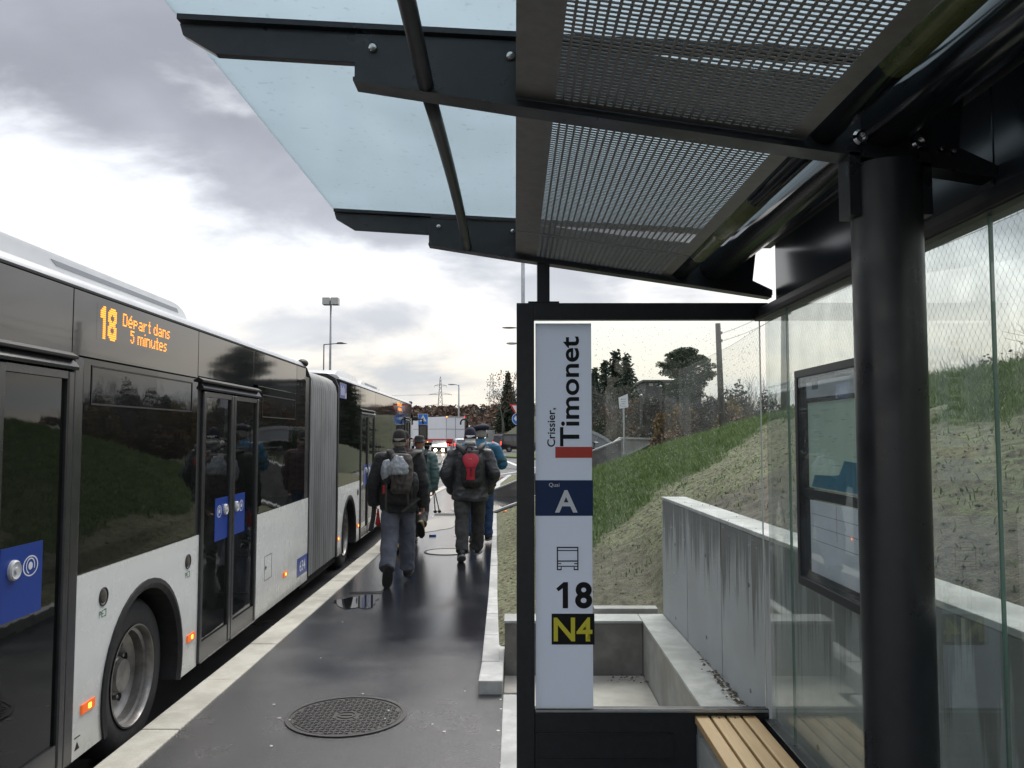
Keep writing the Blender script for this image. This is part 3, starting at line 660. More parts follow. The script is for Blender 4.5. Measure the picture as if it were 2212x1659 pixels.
def arc(name, Y0, Y1, r0, r1, mat, a0=-10, a1=100, c=(1.56, -.16), n=22):
    m = MB(); rs = []
    for i in range(n+1):
        t = R(a0+(a1-a0)*i/n); co, si = math.cos(t), math.sin(t)
        rs.append([(c[0]+r0*co, Y0, c[1]+r0*si), (c[0]+r1*co, Y0, c[1]+r1*si), (c[0]+r1*co, Y1, c[1]+r1*si), (c[0]+r0*co, Y1, c[1]+r0*si)])
    return m.rings(rs).build(name, mat, va)
arc('rib', 25, 25.12, 2.07, 2.16, 'galvanised'); arc('rib', 25.0, 25.1, 1.70, 1.75, 'galvanised'); arc('glass_band', 25.03, 25.06, 1.75, 2.07, 'glass_band_grey' if False else 'print_grey')
arc('rib', 28, 28.12, 2.07, 2.16, 'galvanised'); arc('vault_shell', 25.12, 28, 2.10, 2.13, 'glass_clear')
for k in range(5): arc('cross_bar', 25-.01, 25.09, 1.76, 2.06, 'galvanised', 12+k*17, 12.6+k*17, n=1)
# dark bicycles parked under the canopy: wheels and frames
for i, (bx, by, rz) in enumerate(((1.9, 23.2, .9), (2.35, 23.3, .8))):
    bk = empty('bicycle', (bx-.15, by+1.5, bankZ(3.4, 17)-.9 if False else .55), rz, 'dark bicycle parked under the arched canopy, %s' % ('nearer the sign strip' if i == 0 else 'nearer the triangular wall'), 'bicycle', 'bicycles under the canopy')
    for s in (-.52, .52):
        MB().lathe([(-.02, .30), (-.02, .34), (.02, .34), (.02, .30)], (0, s, .34), 'x', 20, closed=True).build('wheel', 'tyre_rubber', bk)
    f = MB()
    for a, b in (((0, -.52, .34), (0, -.1, .32)), ((0, -.1, .32), (0, .38, .8)), ((0, -.52, .34), (0, -.15, .78)), ((0, -.15, .78), (0, .38, .8)), ((0, .38, .85), (0, .52, .34)), ((0, -.1, .32), (0, -.2, .92))): f.tube([a, b], .02, 6)
    f.build('frame', 'car_black', bk); MB().tube([(-.28, .3, .98), (0, .4, .98), (.28, .3, .98)], .015, 6).build('handlebar', 'car_black', bk)
    MB().ell((0, -.22, .95), .07, .14, .03).build('saddle', 'car_black', bk)

# ---- manholes
def manhole(x, Y, r, lab, wet=False, detail=True):
    e = empty('manhole_cover', (x, Y, 0), 0, lab, 'manhole cover', 'manhole covers in the platform')
    MB().lathe([(.0, r), (.008, r), (.008, r*.93), (.002, r*.925), (.002, r*.90), (0, r*.9)], (0, 0, 0), 'z', 56).build('frame_ring', 'cast_iron', e, smooth=False)
    MB().lathe([(-.01, .001), (-.01, r*.9), (.0045, r*.895), (.0045, .001)], (0, 0, 0), 'z', 48).build('cover', 'cast_iron' if not wet else 'asphalt_film', e)
    if detail:
        m = MB(); st = .031
        k = int(r/st)+1
        for i in range(-k, k+1):
            for j in range(-k, k+1):
                px, py = i*st, j*st
                if not (.075 < math.hypot(px, py) < r*.86): continue
                rot = Matrix.Translation((px, py, 0)) @ Matrix.Rotation(R(45 if (i+j) % 2 else -45), 4, 'Z')
                m.box(-.0125, .0125, -.005, .005, .004, .009, rot)
        tag(m.build('raised_studs', 'cast_iron', e), kind='stuff')
        MB().lathe([(.004, .062), (.009, .06), (.009, .052), (.004, .05)], (0, 0, 0), 'z', 24, closed=True).build('centre_ring', 'cast_iron', e)
        MB().box(-.035, .035, -.006, .006, .0045, .009).build('lifting_slot', 'cast_iron', e)
    return e
pm('asphalt_film', (.03, .03, .032), .06, spec=.9)
manhole(-1.05, 5.265, .372, 'large ribbed cast iron manhole cover nearest the camera')
manhole(-1.02, 12.48, .34, 'rain filled manhole cover shining between the walkers', wet=True, detail=False)
g = empty('drain_grate', (-1.5, 18.3, 0), 0, 'small ribbed drain grate far along the platform', 'grate')
MB().box(-.26, .26, -.2, .2, .001, .007).build('frame', 'cast_iron', g)
for k in range(12): MB().box(-.24+k*.04, -.222+k*.04, -.18, .18, .007, .013).build('grate_bar', 'cast_iron', g)
def blob(name, x, Y, z, s, mat, lab, cat, group=None, flat=.25, seed=0):
    r = random.Random(seed); n = 7; top = []; 
    ring = [(x+s*r.uniform(.6, 1.2)*math.cos(6.283*k/n), Y+s*r.uniform(.6, 1.2)*math.sin(6.283*k/n)) for k in range(n)]
    m = MB().prism(ring, z+.001, z+.001+s*flat, 'z')
    return tag(m.build(name, mat), lab, cat, group)
for i, (px, py, s) in enumerate(((602, 1521, .013), (598, 1609, .015), (790, 1498, .010), (845, 1536, .012), (838, 1553, .010), (938, 1562, .010), (1054, 1467, .011), (1006, 1492, .010), (1083, 1530, .012), (963, 1578, .014), (1077, 1576, .016), (1082, 1510, .012), (636, 1556, .009), (1085, 1644, .02), (700, 1422, .01), (614, 1550, .014), (745, 1345, .01))):
    t = (CAMZ)/((py-HZ)/F_PX); X0 = (px-VX)/F_PX*t*1.02
    blob('paper_scrap', X0, t*1.02, .008 if 620 < px < 870 and 1505 < py < 1590 else 0, s*.75, 'litter_white', 'tiny white scrap on the wet asphalt around the near manhole cover', 'litter', 'white scraps on the platform', seed=i)
blob('blue_litter', -1.42, 14.4, 0, .06, 'litter_blue', 'small crushed blue and white packet on the shining wet asphalt', 'litter', flat=.4, seed=5)
e = tag(MB().ell((-.2, 16.9, .17), .045, .045, .045).build('orange_fruit', 'orange_fruit', smooth=True), 'round orange fruit lying on the moss by the wing wall', 'fruit')
tag(MB().tube([(-1.83, 9.25, .008), (-1.45, 9.3, .008)], .006, 6).build('twig', 'bark'), 'thin dark twig lying on the wet platform near the walking man', 'twig')

def puddle(x, Y, a, b, seed):
    n = 40; ring = []
    for k in range(n):
        t = 6.2832*k/n; q = 1+.55*noise.noise(Vector((math.cos(t)*1.4, math.sin(t)*1.4, seed)))+.2*noise.noise(Vector((math.cos(t)*5, math.sin(t)*5, seed+9)))
        ring.append((x+a*q*math.cos(t), Y+b*q*math.sin(t), .0045))
    return tag(MB().add(ring, [tuple(range(n))]).build('puddle', 'puddle'), 'shallow rain puddle on the platform', kind='structure')
for i, q in enumerate(((-1.62, 8.75, .24, .30, ), (-.75, 14.6, .34, .8), (-1.5, 16.4, .4, 1.1), (-.9, 19.5, .6, 1.6))): puddle(*q, i*3.1)
# ================================================================== BUS SHELTER
sh = empty('bus_shelter', (.9, 2.05, 0), 0, 'dark steel bus shelter with frosted glass roof and perforated ceiling', 'bus shelter')
OFF = Vector((-.9, -2.05, 0))
def S(mb, name, mat, parent=None, **k):
    o = mb.build(name, mat, parent or sh, **k)
    if parent is None: o.location = OFF
    return o
def T(o): o.location = OFF; return o
BEAMS = (3.85, 2.05, .22, -1.6)
arm = [(-.851, 2.800), (-.842, 2.762), (-.757, 2.709), (-.409, 2.686), (-.409, 2.735), (1.10, 2.655), (1.10, 2.70)]
arm = [(-.851, 2.79), (-.842, 2.760), (-.757, 2.709), (-.395, 2.686), (-.395, 2.752), (-.40, 2.768)]
deep = [(-.405, 2.641), (.003, 2.575), (.824, 2.451), (1.14, 2.402), (1.20, 2.397), (1.20, 2.422), (1.109, 2.466), (1.126, 2.604), (.003, 2.742), (-.405, 2.762)]
for Y in BEAMS:
    S(MB().prism(arm, Y-.012, Y+.012, 'y'), 'roof_arm', 'steel_anthracite', bevel=.002)
    b = S(MB().prism(deep, Y-.016, Y+.016, 'y'), 'roof_beam', 'steel_anthracite', bevel=.002)
    f = MB()
    pl_ = [(-.405, 2.637), (.003, 2.571), (.824, 2.447), (1.19, 2.389)]
    f.prism([(p[0], p[1]-.006) for p in pl_]+[(p[0], p[1]+.004) for p in pl_[::-1]], Y-.035, Y+.035, 'y'); S(f, 'beam_flange', 'steel_anthracite')
    f = MB(); pt = [(-.851, 2.793), (0, 2.745), (1.1, 2.683)]
    f.prism([(p[0], p[1]) for p in pt]+[(p[0], p[1]+.014) for p in pt[::-1]], Y-.03, Y+.03, 'y'); S(f, 'glazing_bar', 'steel_anthracite')
    for bx, bz in ((-.359, 2.722), (-.012, 2.70)):
        S(MB().lathe([(0, .001), (.0, .006), (0, .0125), (-.003, .013), (-.008, .011), (-.012, .007), (-.013, .001)], (bx, Y-.016-.0, bz), 'y', 16), 'bolt', 'chrome', smooth=True)
# roof glass: one pane per bay
for a, b in ((3.85, 2.05), (2.05, .22), (.22, -1.6)):
    vs = []
    zf = lambda x: interp(x, [-.87, 0, .96], [2.812, 2.762, 2.71])
    for z_ in (0, .012):
        for x in (-.86, .955):
            for y_ in (b+.004, a-.004): vs.append((x, y_, zf(x)+z_))
    S(MB().add(vs, [(0, 1, 3, 2), (4, 6, 7, 5), (0, 4, 5, 1), (2, 3, 7, 6), (0, 2, 6, 4), (1, 5, 7, 3)]), 'roof_pane', 'glass_frosted')
    pts = [( -.222, b+.03+(a-b-.06)*t, 2.618+.03*math.sin(math.pi*t)) for t in [k/10 for k in range(11)]]
    m = MB().tube(pts, .02, 8, flat=.8); S(m, 'glass_support_bar', 'steel_satin', smooth=True)
# perforated ceiling sheets
def perf(y0, y1, name='perforated_panel'):
    x0, x1 = 0.004, .722; z0, z1 = 2.592, 2.484; px0, px1 = .10, .678
    pitch = .0208; hw = .0073; nx = int((px1-px0)/pitch)
    xs = [x0]
    for i in range(nx+1): xs += [px0+i*pitch, px0+i*pitch+2*hw]
    xs.append(x1)
    py = .0172; hl = .0053; ny = int((y1-y0-.05)/py); ys_ = [y0]
    for j in range(ny+1): ys_ += [y0+.02+j*py, y0+.02+j*py+2*hl]
    ys_.append(y1)
    vs = [(x, yy, z0+(z1-z0)*(x-x0)/(x1-x0)) for yy in ys_ for x in xs]; n = len(xs); fs = []
    for j in range(len(ys_)-1):
        for i in range(n-1):
            if i % 2 == 1 and j % 2 == 1 and i < n-2+0 and j < len(ys_)-2+0: continue
            a = j*n+i; fs.append((a, a+1, a+n+1, a+n))
    me = bpy.data.meshes.new(name); me.from_pydata(vs, [], fs)
    o = link(name, me, 'perforated_metal', sh); o.location = OFF
    sm = o.modifiers.new('s', 'SOLIDIFY'); sm.thickness = .002; sm.offset = 1
    S(MB().box(.002, .005, y0, y1, 2.592, 2.72), 'ceiling_fold', 'perforated_metal')
perf(3.40, 3.83); perf(2.07, 3.385); perf(.25, 2.03); perf(-1.57, .2)
# tubes along the roof
for a, b in ((3.83, 2.07), (2.03, .25), (.2, -1.57)):
    L_ = a-b
    S(MB().tube([(.772, b, 2.507), (.772, a, 2.507)], .036, 28), 'light_tube', 'tube_gloss', smooth=True)
    for (c, d) in ((b+.30*L_, b+.78*L_),):
        S(MB().tube([(.772, c, 2.507), (.772, d, 2.507)], .0375, 28), 'bank_reflection_band', 'tube_green_reflection', smooth=True)  # olive sleeve paints the bank's reflection onto the dark tube
S(MB().tube([(.93, -1.7, 2.53), (.93, 3.83, 2.53)], .066, 32), 'purlin_tube', 'tube_gloss', smooth=True)
S(MB().box(.965, 1.215, -1.7, 3.9, 2.632, 2.70), 'rear_roof', 'steel_satin')
S(MB().box(.975, 1.2, -1.7, 3.9, 2.702, 2.76), 'rear_gutter', 'steel_satin')
for a, b in ((3.80, 2.052), (2.048, .222), (.218, -1.55)):
    S(MB().box(1.203, 1.222, b, a, 2.30, 2.63), 'fascia_panel', 'fascia_gloss', bevel=.003)
S(MB().box(1.125, 1.20, -1.7, 3.88, 2.28, 2.332), 'back_top_rail', 'steel_satin', bevel=.003)
S(MB().box(1.112, 1.124, -1.7, 3.82, 2.283, 2.30), 'rail_seal', 'bus_rubber')
# columns
for Y in (2.05, -1.6):
    x = .93
    S(MB().lathe([(0, .001), (0, .0835), (2.40, .0835), (2.41, .001)], (x, Y, 0), 'z', 48), 'column', 'steel_anthracite', smooth=False).data.set_sharp_from_angle(angle=R(60)) if False else None
    o = S(MB().tube([(x, Y, 0), (x, Y, 2.42)], .0835, 64), 'column', 'steel_anthracite'); sharp(o, 40)
    S(MB().prism([(x-.105, 2.29), (x-.075, 2.29), (x-.075, 2.45), (x-.105, 2.45)], Y-.035, Y+.035, 'y'), 'column_bracket', 'steel_anthracite', bevel=.002)
    S(MB().prism([(x+.072, 2.29), (x+.10, 2.29), (x+.10, 2.45), (x+.072, 2.45)], Y-.035, Y+.035, 'y'), 'column_bracket', 'steel_anthracite', bevel=.002)
    S(MB().lathe([(0, .001), (0, .14), (.02, .14), (.02, .001)], (x, Y, 0), 'z', 32), 'base_plate', 'steel_anthracite')
    for bx, bz, rr in ((.862, 2.489, .021), (1.008, 2.477, .021), (1.06, 2.458, .009), (1.09, 2.452, .009)):
        hx = [(bx+rr*math.cos(t), bz+rr*math.sin(t)) for t in [k*math.pi/12 for k in range(24)]]
        S(MB().lathe([(0, .001), (0, rr), (-.006, rr), (-.012, rr*.7), (-.012, rr*.45), (-.002, rr*.4), (-.002, .001)], (bx, Y-.017, bz), 'y', 24), 'bolt', 'chrome', smooth=False)
# end panel
Y = 3.85
def bx_(x0, x1, z0, z1, y0=-.025, y1=.025, name='frame_post', mat='steel_satin', bev=.003): return S(MB().box(x0, x1, Y+y0, Y+y1, z0, z1), name, mat, bevel=bev)
bx_(.006, .088, 0, 2.36); bx_(.088, 1.175, 2.282, 2.36, name='top_bar'); bx_(1.128, 1.146, .0, .49, name='corner_post')
S(MB().box(.102, .161, Y-.02, Y+.02, 2.36, 2.55), 'roof_post', 'steel_satin', bevel=.003)
bx_(.06, .205, 2.360, 2.368, name='post_foot')
bx_(.088, 1.146, 0, .487, -.018, .018, name='kick_panel')
MBr = MB()
for (a, b, c, d) in ((.092, .716, .400, .406), (.092, .716, .286, .292), (.092, .098, .292, .400), (.710, .716, .292, .400)): MBr.box(a, b, Y-.024, Y-.018, c, d)
S(MBr, 'recess_rim', 'steel_anthracite')
bx_(.088, 1.146, .487, .510, -.022, .022, name='glazing_rail', mat='galvanised' if False else 'steel_anthracite')
S(MB().box(.092, 1.142, Y-.026, Y-.021, .497, .506), 'rail_edge', 'galvanised')
S(MB().box(.088, 1.140, Y-.005, Y+.005, .508, 2.284), 'end_pane', 'glass_clear')
S(MB().box(1.138, 1.142, Y-.0055, Y+.0055, .508, 2.282), 'pane_edge', 'glass_edge_light')
# back panes
jy = [3.80, 3.50, 1.99, .48, -1.03, -1.65]
for a, b in zip(jy[:-1], jy[1:]):
    S(MB().box(1.150, 1.160, b+.004, a-.004, .47, 2.29), 'back_pane', 'glass_back')
    S(MB().box(1.1495, 1.1605, b+.001, b+.003, .47, 2.285), 'pane_edge', 'glass_edge')
S(MB().box(1.120, 1.175, -1.7, 3.82, .43, .472), 'back_bottom_rail', 'steel_anthracite', bevel=.003)
# raindrops on the end pane
def drops():
    m = MB(); r = np.random.default_rng(21)
    def drop(p, s, nx):
        c = Vector(p); k = 5
        if nx == 'y': vs = [c+Vector((s*math.cos(6.283*i/k), .0, s*math.sin(6.283*i/k)*1.15)) for i in range(k)]+[c+Vector((0, -s*.55, 0))]
        else: vs = [c+Vector((0, s*math.cos(6.283*i/k), s*math.sin(6.283*i/k)*1.15)) for i in range(k)]+[c+Vector((-s*.55, 0, 0))]
        m.add(vs, [(i, (i+1) % k, k) for i in range(k)])
    for _ in range(2100):
        x = r.uniform(.365, 1.13); z = 2.25-abs(r.normal())*.55
        if z < 1.0: z = r.uniform(1.3, 2.25)
        drop((x, Y+.0056, z), r.uniform(.0009, .0026) if r.random() < .85 else r.uniform(.0026, .004), 'y')
    for _ in range(1500):
        yy = r.uniform(.9, 1.95); z = r.uniform(1.2, 2.1) if r.random() < .8 else r.uniform(.8, 2.25)
        drop((1.1605, yy, z), r.uniform(.0006, .0016), 'x')
    o = S(m, 'raindrops', 'droplet'); tag(o, kind='stuff')
drops()
# printed stop sign film on the end pane
YF = Y-.0065
sg = S(MB().box(.094, .354, YF-.001, YF, .513, 2.266), 'stop_sign_film', 'film_white')
def zy(yz): return CAMZ+(HZ-(1250+yz/1.0703)/1.8228)/F_PX*3.85
def xx(xz): return ((2050+xz/1.0703)/1.8228-VX)/F_PX*3.85
fz = YF-.0025
def rect(name, a, b, c, d, mat, dy=0.): return MB().box(xx(a), xx(b), fz-dy, fz+.001-dy, zy(d), zy(c)).build(name, mat, sg)
rect('red_bar', 145, 300, 545, 591, 'print_red'); rect('blue_band', 60.5, 302, 684, 832, 'print_navy'); rect('black_box', 127.5, 305, 1234, 1360, 'print_black')
UP, RT, LF = (0, 0, 1), (1, 0, 0), (-1, 0, 0)
text('lettering', 'Timonet', (xx(247), fz, zy(543)), UP, LF, zy(80)-zy(543), xx(247)-xx(165), 'print_black', sg, bold=.018)
text('lettering', 'Crissier,', (xx(150), fz, zy(545)), UP, LF, zy(382)-zy(545), xx(150)-xx(111), 'print_black', sg, bold=.015)
text('lettering', 'Quai', (xx(118), fz-.002, zy(714)), RT, UP, xx(162)-xx(118), zy(695)-zy(714), 'print_white', sg)
text('lettering', 'A', (xx(143), fz-.002, zy(818)), RT, UP, xx(237)-xx(143), zy(725)-zy(818), 'print_white', sg, bold=.02)
text('lettering', '8', (xx(225), fz, zy(1213)), RT, UP, xx(296)-xx(225), zy(1104)-zy(1213), 'print_black', sg, bold=.035)
MB().prism([(xx(a), zy(b)) for a, b in ((174, 1212), (174, 1130), (156, 1143), (147, 1131), (178, 1105), (196, 1105), (196, 1212))], fz, fz+.001, 'y').build('lettering', 'print_black', sg)
text('lettering', 'N4', (xx(136), fz-.002, zy(1346)), RT, UP, xx(296)-xx(136), zy(1248)-zy(1346), 'print_yellow', sg, bold=.02)
ic = MB()
def ir(a, b, c, d): ic.box(xx(a), xx(b), fz, fz+.001, zy(d), zy(c))
ir(150, 155, 960, 1056); ir(235, 240, 960, 1056); ir(155, 235, 960, 965); ir(155, 235, 973, 977); ir(155, 235, 1016, 1021); ir(155, 235, 1038, 1042)
ir(155, 168, 1027, 1031); ir(222, 235, 1027, 1031); ir(155, 170, 1051, 1056); ir(166, 170, 1043, 1051); ir(220, 235, 1051, 1056); ir(220, 224, 1043, 1051)
ic.build('bus_symbol', 'print_black', sg)
# bench
bn = empty('bench', (.95, 3.1, 0), 0, 'narrow slatted wooden bench along the glass back wall', 'bench')
for k in range(4):
    x0 = -.138+k*.0715
    MB().box(x0, x0+.0605, -.6, .745, .445, .480).build('slat', 'wood_slat', bn, bevel=.006)
for yy in (.70, .0, -.5):
    MB().box(-.132, .132, yy-.02, yy+.02, .405, .443).build('cross_bar', 'galvanised', bn)
    for k in (1, 2): MB().lathe([(0, .001), (0, .005), (.0015, .005), (.0015, .001)], (-.108+k*.0715, yy, .4805), 'z', 10).build('screw', 'chrome', bn)
for yy in (.70, -.5): MB().box(-.135, -.105, yy-.02, yy+.02, 0, .403).build('leg', 'galvanised', bn); MB().box(.105, .135, yy-.02, yy+.02, 0, .403).build('leg', 'galvanised', bn)
MB().box(-.13, .13, -.55, .735, .18, .40).build('side_panel', 'kerb_concrete', bn)
# information case
ca = empty('information_case', (1.11, 2.9, 1.18), 0, 'dark framed information case hung on the glass back wall behind the column', 'display case')
CO = Vector((-1.11, -2.9, -1.18))
def C_(mb, name, mat, **k): o = mb.build(name, mat, ca, **k); o.location = CO; return o
x0, x1 = 1.085, 1.145
for (a, b, c, d) in ((2.58, 3.222, 1.965, 1.995), (2.58, 3.222, 1.18, 1.212), (3.192, 3.222, 1.212, 1.965), (2.58, 2.61, 1.212, 1.965)):
    C_(MB().box(x0, x1, a, b, c, d), 'frame_bar', 'steel_satin', bevel=.003)
for q in ((2.611, 2.630, 1.213, 1.964), (3.152, 3.191, 1.213, 1.964), (2.63, 3.152, 1.213, 1.24), (2.63, 3.152, 1.945, 1.964), (2.63, 3.152, 1.868, 1.885), (3.140, 3.152, 1.24, 1.868)): C_(MB().box(1.107, 1.116, *q), 'margin', 'bus_door_grey')
C_(MB().box(1.107, 1.1095, 2.63, 3.150, 1.885, 1.945), 'paper_header', 'paper'); C_(MB().box(1.1062, 1.1068, 3.03, 3.09, 1.915, 1.945), 'print_block', 'print_grey')
o = text('lettering', 'Informations', (1.1060, 2.86, 1.895), (0, 1, 0), UP, .16, .022, 'print_grey', ca); o.location = CO
for v in o.data.vertices: v.co.y = 2.86+3.02-v.co.y; 
C_(MB().box(1.107, 1.1095, 2.63, 3.140, 1.552, 1.868), 'route_map', 'map_paper')
C_(MB().prism([(2.63, 1.556), (3.115, 1.556), (3.08, 1.60), (2.92, 1.605), (2.85, 1.61), (2.80, 1.66), (2.63, 1.655)], 1.1062, 1.1068, 'x'), 'lake_print', 'map_blue')
C_(MB().box(1.1, 1.1095, 2.611, 3.191, 1.512, 1.546), 'cross_bar', 'steel_satin')
C_(MB().box(1.107, 1.1095, 2.63, 3.135, 1.24, 1.505), 'timetable_sheet', 'paper')
ln = MB()
for z_ in (1.455, 1.41, 1.36): ln.box(1.1062, 1.1068, 2.64, 3.12, z_, z_+.002)
ln.box(1.1062, 1.1068, 2.88, 2.882, 1.38, 1.5); C_(ln, 'ruled_lines', 'print_grey')
rl = random.Random(4); ln = MB()
for k in range(26):
    yy, z_ = rl.uniform(2.64, 3.05), rl.uniform(1.62, 1.86); ln.box(1.1062, 1.1068, yy, yy+rl.uniform(.01, .08), z_, z_+.0015)
C_(ln, 'route_lines', 'print_grey')
C_(MB().box(1.088, 1.092, 2.61, 3.192, 1.212, 1.965), 'case_pane', 'glass_case')

# ================================================================== BUS
TH = R(1.4); AB = 2.15
bus = empty('articulated_bus', (-AB*math.cos(TH), -AB*math.sin(TH), ROAD_Z), TH, 'long white and black articulated city bus waiting at the platform edge', 'bus')
ZB = -ROAD_Z         # bus parts are written in platform heights
BO = Vector((0, 0, ZB))
def B_(mb, name, mat, parent=None, **k):
    o = mb.build(name, mat, parent or bus, **k)
    if parent is None: o.location = BO
    return o
SK, SI, TP = .085, 1.02, 2.505
BW = -2.55
def sidebox(name, s0, s1, z0, z1, mat, u0=-.03, u1=0., bev=.002, parent=None): return B_(MB().box(u0, u1, s0, s1, z0, z1), name, mat, parent, bevel=bev)
ARC_R = .585
def arch_poly(s0, s1, z0, z1, c, r):
    zc = .27; a0 = math.asin(max(-1, (z0-zc)/r)); pts = [(s0, z0), (c-r*math.cos(a0), z0)]
    n = 18
    for i in range(1, n): t = math.pi-a0-(math.pi-2*a0)*i/n; pts.append((c+r*math.cos(t), zc+r*math.sin(t)))
    pts += [(c+r*math.cos(a0), z0), (s1, z0), (s1, z1), (s0, z1)]
    return pts
def lower_arch(s0, s1, c):
    m = MB(); p = arch_poly(s0, s1, SK, SI, c, ARC_R)
    B_(m.prism(p, -.03, 0, 'x'), 'side_panel', 'bus_white')
    # rubber lip
    rs = []; n = 26
    for i in range(n+1):
        t = R(-19)+(math.pi+R(38))*i/n; co, si = math.cos(t), math.sin(t)
        rs.append([(-.035, c+(ARC_R-.002)*co, .27+(ARC_R-.002)*si), (.012, c+(ARC_R+.0)*co, .27+(ARC_R+.0)*si), (.018, c+(ARC_R-.03)*co, .27+(ARC_R-.03)*si), (-.0, c+(ARC_R-.06)*co, .27+(ARC_R-.06)*si), (-.42, c+(ARC_R-.06)*co, .27+(ARC_R-.06)*si), (-.42, c+(ARC_R-.002)*co, .27+(ARC_R-.002)*si)])
    B_(MB().rings(rs), 'arch_lip', 'bus_rubber')
def seam(s, z0, z1): B_(MB().box(-.028, -.004, s-.004, s+.004, z0, z1), 'panel_seam', 'dark_void')
# cores
for (s0, s1) in ((1.5, 9.45), (11.47, 21.45)):
    B_(MB().box(BW+.04, -.06, s0+.02, s1-.02, .90, 2.50), 'inner_body', 'dark_void')
    B_(MB().box(BW+.04, -.46, s0+.02, s1-.02, -.02, .90), 'underframe', 'dark_void')
    prof = [(0, 2.51), (-.006, 2.535), (-.03, 2.56), (-.08, 2.578), (-.3, 2.60), (-1.27, 2.63), (-2.25, 2.60), (-2.47, 2.578), (-2.53, 2.55), (-2.55, 2.51)]
    o = B_(MB().prism([(a, b) for a, b in prof], s0, s1, 'y'), 'roof', 'bus_roof_white'); sharp(o, 40)
    B_(MB().box(-.02, .004, s0, s1, 2.499, 2.512), 'rain_gutter', 'bus_rubber')
    B_(MB().box(BW, BW+.03, s0, s1, SK, SI), 'far_side_panel', 'bus_white'); B_(MB().box(BW, BW+.03, s0, s1, SI+.003, TP-.005), 'far_side_glazing', 'bus_glass')
    B_(MB().box(-.44, -.05, s0+.05, s1-.05, .0, .085), 'skirt_shadow_rail', 'dark_void') if False else None
WH = [(.0, .18), (.0, .30), (-.02, .315), (-.035, .315), (-.04, .38), (-.03, .44), (-.06, .462), (-.10, .47), (-.24, .47), (-.28, .455), (-.30, .38), (-.30, .18)]
def wheel(s, u=-.075):
    w = empty('wheel', (u, s, ZB+.27)); w.parent = bus
    o = MB().lathe([(-.03, .30), (-.005, .305), (.0, .33), (.002, .38), (-.006, .43), (-.03, .458), (-.06, .468), (-.23, .468), (-.27, .45), (-.29, .38), (-.29, .30)], (0, 0, 0), 'x', 64, closed=True).build('tyre', 'tyre_rubber', w); sharp(o, 50)
    o = MB().lathe([(-.29, .298), (-.2, .28), (-.17, .255), (-.155, .22), (-.15, .12), (-.11, .11), (-.10, .06), (-.10, .001)], (0, 0, 0), 'x', 64)
    o = MB().lathe([(.004, .306), (.006, .296), (-.01, .288), (-.04, .284), (-.05, .268), (-.10, .262), (-.115, .24), (-.13, .225), (-.14, .19), (-.145, .12), (-.10, .112), (-.09, .10), (-.06, .095), (-.055, .001)], (0, 0, 0), 'x', 64).build('rim', 'rim_steel', w); sharp(o, 30)
    m = MB()
    for k in range(10):
        t = 2*math.pi*k/10; cy, cz = .155*math.cos(t), .155*math.sin(t)
        MB().lathe([(-.145, .016), (-.115, .016), (-.11, .008), (-.11, .001)], (0, cy, cz), 'x', 6).build('wheel_nut', 'rim_steel', w)
        t += math.pi/10; cy, cz = .205*math.cos(t), .205*math.sin(t)
        MB().lathe([(-.142, .001), (-.134, .024), (-.13, .024), (-.13, .001)], (0, cy, cz), 'x', 12).build('vent_hole', 'dark_void', w)
    return w
wheel(5.245); wheel(12.36); wheel(18.75)
# ---- rear section
lower_arch(4.352, 6.125, 5.245)
sidebox('side_panel', 1.5, 2.93, SK, SI, 'bus_white'); sidebox('side_panel', 7.565, 9.67, SK, SI, 'bus_white')
GB = 'bus_glass'; BB = 'bus_black_band'
sidebox('side_window', 1.5, 2.93, SI+.004, 2.497, GB, bev=.003)
sidebox('upper_glass_band', 2.94, 4.238, 2.16, 2.497, BB, bev=.003)
sidebox('side_window', 4.365, 6.035, SI+.004, 2.15, GB, bev=.003); sidebox('upper_glass_band', 4.246, 6.026, 2.156, 2.497, BB, bev=.003)
sidebox('upper_glass_band', 6.034, 7.405, 2.17, 2.497, BB, bev=.003)
sidebox('side_window', 7.565, 9.01, SI+.004, 2.19, GB, bev=.003); sidebox('upper_glass_band', 7.413, 9.01, 2.195, 2.497, BB, bev=.003)
sidebox('side_window', 9.018, 9.44, SI+.004, 2.497, GB, bev=.003); sidebox('side_panel', 9.448, 9.66, SI+.004, 2.40, 'bus_door_grey', bev=.004)
B_(MB().box(-.03, -.008, 6.034, 6.13, SI, 2.168), 'door_surround', 'bus_rubber'); B_(MB().box(-.03, -.008, 7.553, 7.562, SK, 2.168), 'door_surround', 'bus_rubber')
def frame(s0, s1, z0, z1, t, u0, u1, name, mat, parent=None, zp=0.):
    for (a, b, c, d) in ((s0, s1, z1-t, z1), (s0, s1, z0, z0+t), (s0, s0+t, z0+t, z1-t), (s1-t, s1, z0+t, z1-t)):
        B_(MB().box(u0, u1, a, b, c, d), name, mat, parent, bevel=.001)
frame(4.447, 5.92, 1.905, 2.118, .010, 0, .004, 'vent_window_frame', 'bus_rubber')
frame(7.7, 8.95, 1.905, 2.118, .010, 0, .004, 'vent_window_frame', 'bus_rubber')
